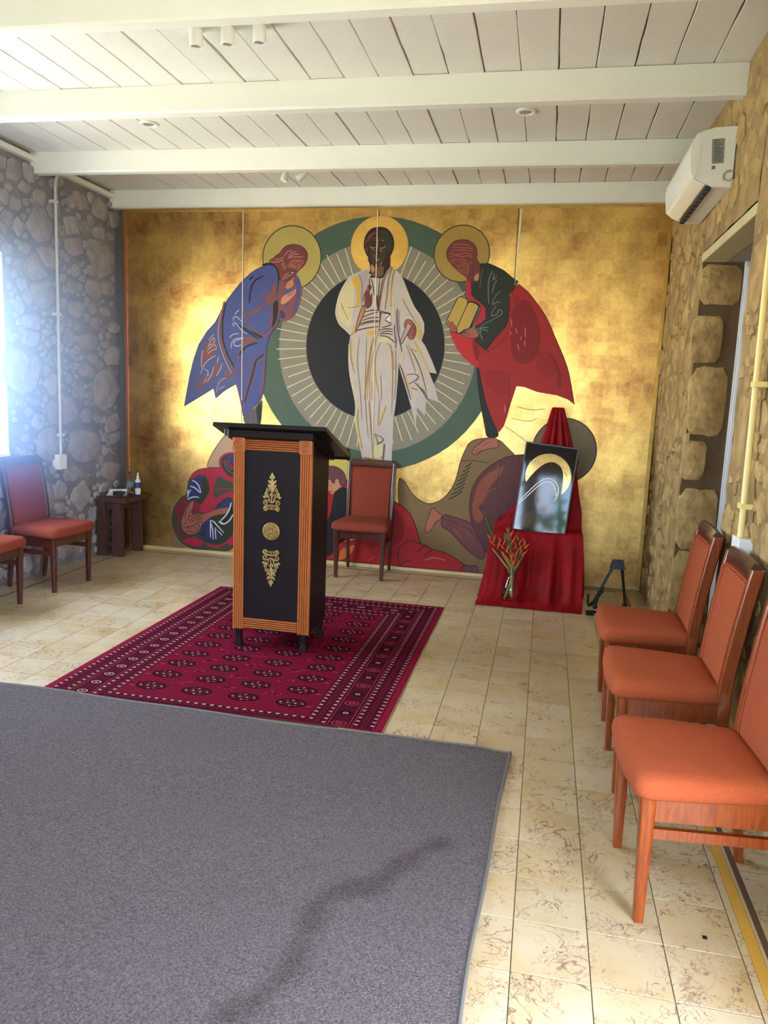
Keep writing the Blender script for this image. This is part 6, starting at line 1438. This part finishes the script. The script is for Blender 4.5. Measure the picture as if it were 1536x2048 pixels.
bm = bmesh.new(); lathe(bm, [(.0335, .085), (.0335, .125)], 20, cap0=False, cap1=False); link('label_band', bm, mat('blue_label', (96, 128, 150), .5), bt, smooth=50)
bm = bmesh.new(); lathe(bm, [(.015, .196), (.015, .218), (.013, .220)], 16); link('cap', bm, mat('dark_blue_cap', (48, 48, 70), .4), bt, smooth=50)
sb = thing('spray_bottle', 'white spray bottle with blue label on the side table', 'bottle', (-3.765, 6.60, TZ))
bm = bmesh.new(); lathe(bm, [(.025, 0), (.027, .004), (.027, .125), (.022, .14), (.013, .146)], 20); link('bottle_body', bm, M_white, sb, smooth=50)
bm = bmesh.new(); lathe(bm, [(.0275, .06), (.0275, .115)], 20, cap0=False, cap1=False); link('label_band', bm, mat('royal_blue', (52, 62, 126), .5), sb, smooth=50)
bm = bmesh.new(); lathe(bm, [(.015, .140), (.014, .17), (.008, .185), (.007, .205), (.002, .208)], 16); link('spray_cap', bm, M_white, sb, smooth=50)
pp = thing('paper_stack', 'white printed papers lying on the side table', 'papers', (-3.90, 6.50, TZ), R(8))
for k in range(3):
    bm = bmesh.new(); rs = []
    for q in range(9):
        y = -.10+.2*q/8; z = .0015*k+(.012+.016*k)*sin(pi*q/8)**2*(1+.3*sin(q*2.1+k)); rs.append([(-.085, y, z), (.085, y, z+.004*k), (.085, y, z+.0013+.004*k), (-.085, y, z+.0013)])
    loft(bm, rs); o = link('sheet', bm, mat('paper', (232, 232, 234), .8, var=.2, vscale=40, rgb2=(170, 170, 178)), pp, smooth=40); o.rotation_euler = (0, 0, (.12, -.1, .05)[k])
dkb = tag(link('dark_case', newbox((-.045, -.035, 0), (.045, .035, .038), .004), mat('dark_case_plastic', (40, 44, 56), .45)), 'small dark case lying on the papers in front of the bottles', 'case')
dkb.location = (-3.855, 6.42, TZ+.0045)

# ------------------------------------------------------------------ air conditioner
ac = thing('air_conditioner', 'white wall mounted air conditioner high on the right wall', 'air conditioner', (.89, 4.61, 2.76))
prof = [(0, .32), (-.11, .316), (-.153, .303), (-.196, .289), (-.212, .239), (-.215, .191), (-.203, .077), (-.177, .056), (-.139, .037), (-.095, .014), (0, .012)]
bm = bmesh.new(); loft(bm, [[(x, y, z) for x, z in prof] for y in (0, .90)]); link('housing', bm, M_white, ac, smooth=30)
link('mounting_plate', newbox((0, .02, .02), (.05, .88, .30)), mat('grey_mount', (120, 118, 112), .6), ac)
bm = bmesh.new(); loft(bm, [[(x, y, z) for x, z in ((-.200, .285), (-.222, .240), (-.226, .191), (-.213, .080), (-.195, .066), (-.185, .095), (-.175, .19), (-.182, .27))] for y in (-.004, .904)])
link('front_cover', bm, mat('ac_cover', (238, 236, 230), .2), ac, smooth=30)
bm = bmesh.new(); loft(bm, [[(-.200, y, .062), (-.178, y, .044), (-.138, y, .026), (-.134, y, .032), (-.176, y, .052), (-.198, y, .070)] for y in (.02, .88)])
link('louvre', bm, mat('ac_louvre', (226, 222, 210), .25), ac, smooth=30)
bm = newbox((-.128, .02, .004), (-.100, .86, .026)); slot = link('outlet_slot', bm, mat('dark_slot', (44, 42, 42), .7), ac)
for k in range(9): link('fin', newbox((-.126, .06+.09*k, .001), (-.102, .064+.09*k, .012)), mat('grey_fin', (110, 108, 104), .5), slot)
def onend(nm, polys, m_, off=-.0012, label=None, par=None):
    bm = bmesh.new()
    for p in polys: prism(bm, p, 'y', off, -.0001)
    o = link(nm, bm, m_, par or ac)
    if label: lab(o, label)
    return o
X_ = lambda x, z: (x-.89, z-2.76)
stk = onend('rating_sticker', [[X_(.768, 3.016), X_(.833, 3.020), X_(.838, 2.894), X_(.778, 2.891)]], mat('sticker_grey', (150, 150, 146), .6, var=.3, vscale=60), label='grey rating sticker with small print')
onend('sticker_print', [[X_(.784, 3.011), X_(.802, 3.0115), X_(.802, 3.007), X_(.784, 3.0065)]]+[[X_(.780+.001*k, 2.998-.009*k), X_(.780+.001*k+(.035, .045, .03, .048, .04)[k % 5], 2.999-.009*k), X_(.780+.001*k+(.035, .045, .03, .048, .04)[k % 5], 2.996-.009*k), X_(.780+.001*k, 2.995-.009*k)] for k in range(11)], mat('print_dark', (70, 70, 72), .6), -.0018, par=stk)
onend('small_label', [[X_(.779, 2.880-.0035*k), X_(.798, 2.881-.0035*k), X_(.798, 2.8785-.0035*k), X_(.779, 2.8775-.0035*k)] for k in range(5)], MATS['print_dark'])
def onstroke(pts, w_): 
    return [ribbon([a, b], w_) for a, b in zip(pts, pts[1:])]
arc = lambda r_, a0, a1: [X_(.873+r_*cos(a), 2.826+r_*.95*sin(a)) for a in [R(a0+(a1-a0)*k/7) for k in range(8)]]
onend('knockout_outline', onstroke([X_(.884, 2.857)]+arc(.032, 95, 225), .003)+onstroke([X_(.884, 2.850)]+arc(.024, 95, 265)+[X_(.882, 2.803)], .003)+onstroke([X_(.886, 2.818), X_(.879, 2.812), X_(.879, 2.804)], .003), mat('groove_dark', (60, 58, 54), .6), label='dark rounded knockout outline')

# ------------------------------------------------------------------ conduits and boxes
M_cond = mat('white_conduit', (206, 208, 208), .45); M_cy = mat('cream_conduit', (236, 214, 142), .4)
cl = thing('wall_conduit', 'thin white cable conduit running down the left stone wall to a socket box', 'conduit', (-4.020, 5.81, 0))
bm = bmesh.new(); tube(bm, bez([(.0, .11, 3.285), (.0, .07, 3.275), (0, .012, 3.22), (0, 0, 3.14)], 5)+[Vector((0, -.005, 2.2)), Vector((0, -.02, .985))], .0115, 10); link('pipe', bm, M_cond, cl, smooth=True)
for z in (3.04, 2.15, 1.15): link('clip', newbox((-.05, -.030, z-.012), (.014, .022, z+.012), .003), M_cond, cl)
link('socket_box', newbox((-.055, -.065, .86), (.02, .035, .985), .004), M_white, cl)
cr = thing('wall_conduit', 'cream cable conduit running down the right stone wall behind the chairs', 'conduit', (XR-.045, 3.53, 0))
bm = bmesh.new(); tube(bm, [(0, .03, 3.33), (0, .02, 2.05), (0, -.02, 1.03)], .0135, 10); link('pipe', bm, M_cy, cr, smooth=True)
for z in (2.3, 1.70, 1.18): link('clip', newbox((-.016, -.03, z-.012), (.052, .03, z+.012), .003), M_cy, cr)
link('socket_box', newbox((-.018, -.075, .90), (.052, .05, 1.045), .005), M_white, cr)
bm = bmesh.new(); tube(bm, bez([(XR-.05, 3.68, 3.36), (XR-.08, 3.70, 3.30), (XR-.06, 3.76, 3.27), (XR-.03, 3.80, 3.31), (XR-.02, 3.84, 3.36)], 6), .011, 8)
tag(link('cable_loop', bm, mat('cable_cream', (190, 180, 140), .5), smooth=True), 'short painted cable loop at the top right ceiling corner', 'cable')

# ------------------------------------------------------------------ ceiling lights
for i, (x, l) in enumerate(((-1.839, 'left'), (-1.671, 'middle'), (-1.504, 'right'))):
    s = thing('ceiling_spotlight', f'{l} one of three white cylinder spotlights in a row on the ceiling', 'spotlight', (x, 3.83, ZC+.002), 0, 'white cylinder spotlights')
    bm = bmesh.new(); lathe(bm, [(.033, 0), (.033, -.078), (.031, -.080), (.027, -.080), (.026, -.072)], 24, cap1=False); link('cylinder_body', bm, M_white, s, smooth=40)
    bm = bmesh.new(); lathe(bm, [(.0262, -.071), (.018, -.066), (.014, -.068), (.004, -.066)], 20); link('lens', bm, mat('lamp_lens', (150, 150, 146), .25, metal=.3), s, smooth=40)
for i, (x, y, l) in enumerate(((-2.78, 5.07, 'recessed white downlight in the ceiling above the left wall side'), (-.25, 5.09, 'recessed white downlight in the ceiling toward the air conditioner'))):
    s = thing('recessed_downlight', l, 'downlight', (x, y, ZC-.001))
    bm = bmesh.new(); lathe(bm, [(.062, .004), (.062, -.005), (.056, -.010), (.040, -.008), (.036, 0)], 28, cap1=False); link('trim_ring', bm, M_white, s, smooth=40)
    bm = bmesh.new(); lathe(bm, [(.037, -.002), (.03, -.006), (.01, -.004)], 20); link('lamp', bm, MATS['lamp_lens'], s, smooth=40)
for i, (x, tl, l) in enumerate(((-2.06, .25, 'left of two small white spotlights behind the third ceiling beam'), (-1.93, .9, 'right of two small white spotlights behind the third ceiling beam, tilted'))):
    s = thing('swivel_spotlight', l, 'spotlight', (x, 5.80, 3.20), 0, 'swivel spotlights behind the beam')
    bm = bmesh.new(); lathe(bm, [(.016, -.05), (.020, -.045), (.030, .035), (.028, .037), (.022, .03)], 20); bmesh.ops.rotate(bm, verts=bm.verts, cent=(0, 0, 0), matrix=Matrix.Rotation(tl, 3, 'Y') @ Matrix.Rotation(pi, 3, 'X')); link('lamp_head', bm, M_white, s, smooth=40)
    bm = bmesh.new(); tube(bm, [(0, 0, .02), (0, 0, ZC-3.20+.002)], .007, 8); link('stem', bm, M_white, s, smooth=True)
tag(link('dark_tag', newbox((.575, 2.262, .0005), (.588, 2.275, .004)), M_bk), 'tiny dark square bit lying on the tiles beside the nearest chair', 'tag')

# ------------------------------------------------------------------ garden seen only as reflections through the openings
gr = struct(link('ground', newbox((-30, -40, -.5), (30, 40, -.13)), mat('garden_ground', (190, 176, 140), .9, var=.4, vscale=.6, rgb2=(120, 132, 70))))
gm = mat('hedge_leaves', (104, 140, 44), .6, var=.6, vscale=3, rgb2=(44, 74, 26)); rg = random.Random(9); bm = bmesh.new()
for k in range(2600):
    x, y = rg.uniform(-9, 7), rg.uniform(-13, -8.5); hgt = 1.5+.7*sin(x*1.3)+.8*sin(x*3.1+1)
    if rg.random() < .10: hgt = 3.6
    z = rg.uniform(-.1, max(.6, hgt)); a = rg.uniform(0, 6.28); s = rg.uniform(.10, .26); p = Vector((x, y, z))
    u = Vector((cos(a), sin(a)*.4, rg.uniform(-.6, .6)))*s; v = Vector((-.3*sin(a), .5, 1))*s*.4
    bm.faces.new([bm.verts.new(p+q) for q in (-u, -v, u, v)])
for x, y, hh in ((.5, -9.5, 4.2), (-1.2, -10.5, 4.6), (2.6, -10, 4.0), (-4, -10, 4.4)):
    tube(bm, [(x, y, -.13), (x+.1, y, 1.6), (x-.15, y, hh)], [.11, .08, .03], 7)
g = link('garden_greenery', bm, gm); g['kind'] = 'stuff'; tag(g, 'green garden shrubs and thin trees outside behind the camera', 'garden')
# ------------------------------------------------------------------ made-up blue volume imitating lens veil along the left wall
hz = bpy.data.materials.new('lens_veil'); hz.use_nodes = True; hn = hz.node_tree; hn.nodes.clear()
vs_ = hn.nodes.new('ShaderNodeVolumeScatter'); vo = hn.nodes.new('ShaderNodeOutputMaterial'); hn.links.new(vs_.outputs[0], vo.inputs['Volume'])
vs_.inputs['Color'].default_value = (.36, .58, 1.0, 1)
tc = hn.nodes.new('ShaderNodeTexCoord'); ln = hn.nodes.new('ShaderNodeVectorMath'); ln.operation = 'LENGTH'; hn.links.new(tc.outputs['Object'], ln.inputs[0])
mr = hn.nodes.new('ShaderNodeMapRange'); mr.interpolation_type = 'SMOOTHSTEP'; mr.inputs['From Min'].default_value = 1.0; mr.inputs['From Max'].default_value = 0.0; mr.inputs['To Max'].default_value = .85
hn.links.new(ln.outputs['Value'], mr.inputs['Value']); hn.links.new(mr.outputs[0], vs_.inputs['Density'])
bm = bmesh.new(); bmesh.ops.create_icosphere(bm, subdivisions=3, radius=1.0)
for ax, co, no in ((0, .05, (-1, 0, 0)), (2, .72, (0, 0, 1)), (2, -.985, (0, 0, -1))):
    p = [0, 0, 0]; p[ax] = co
    bmesh.ops.bisect_plane(bm, geom=bm.verts[:]+bm.edges[:]+bm.faces[:], plane_co=p, plane_no=no, clear_outer=True)
    bmesh.ops.holes_fill(bm, edges=[e for e in bm.edges if e.is_boundary])
ho = link('veil_volume', bm, hz); ho.scale = (1.15, 2.0, 1.8); ho.location = (-4.10, 4.85, 1.88); struct(ho)
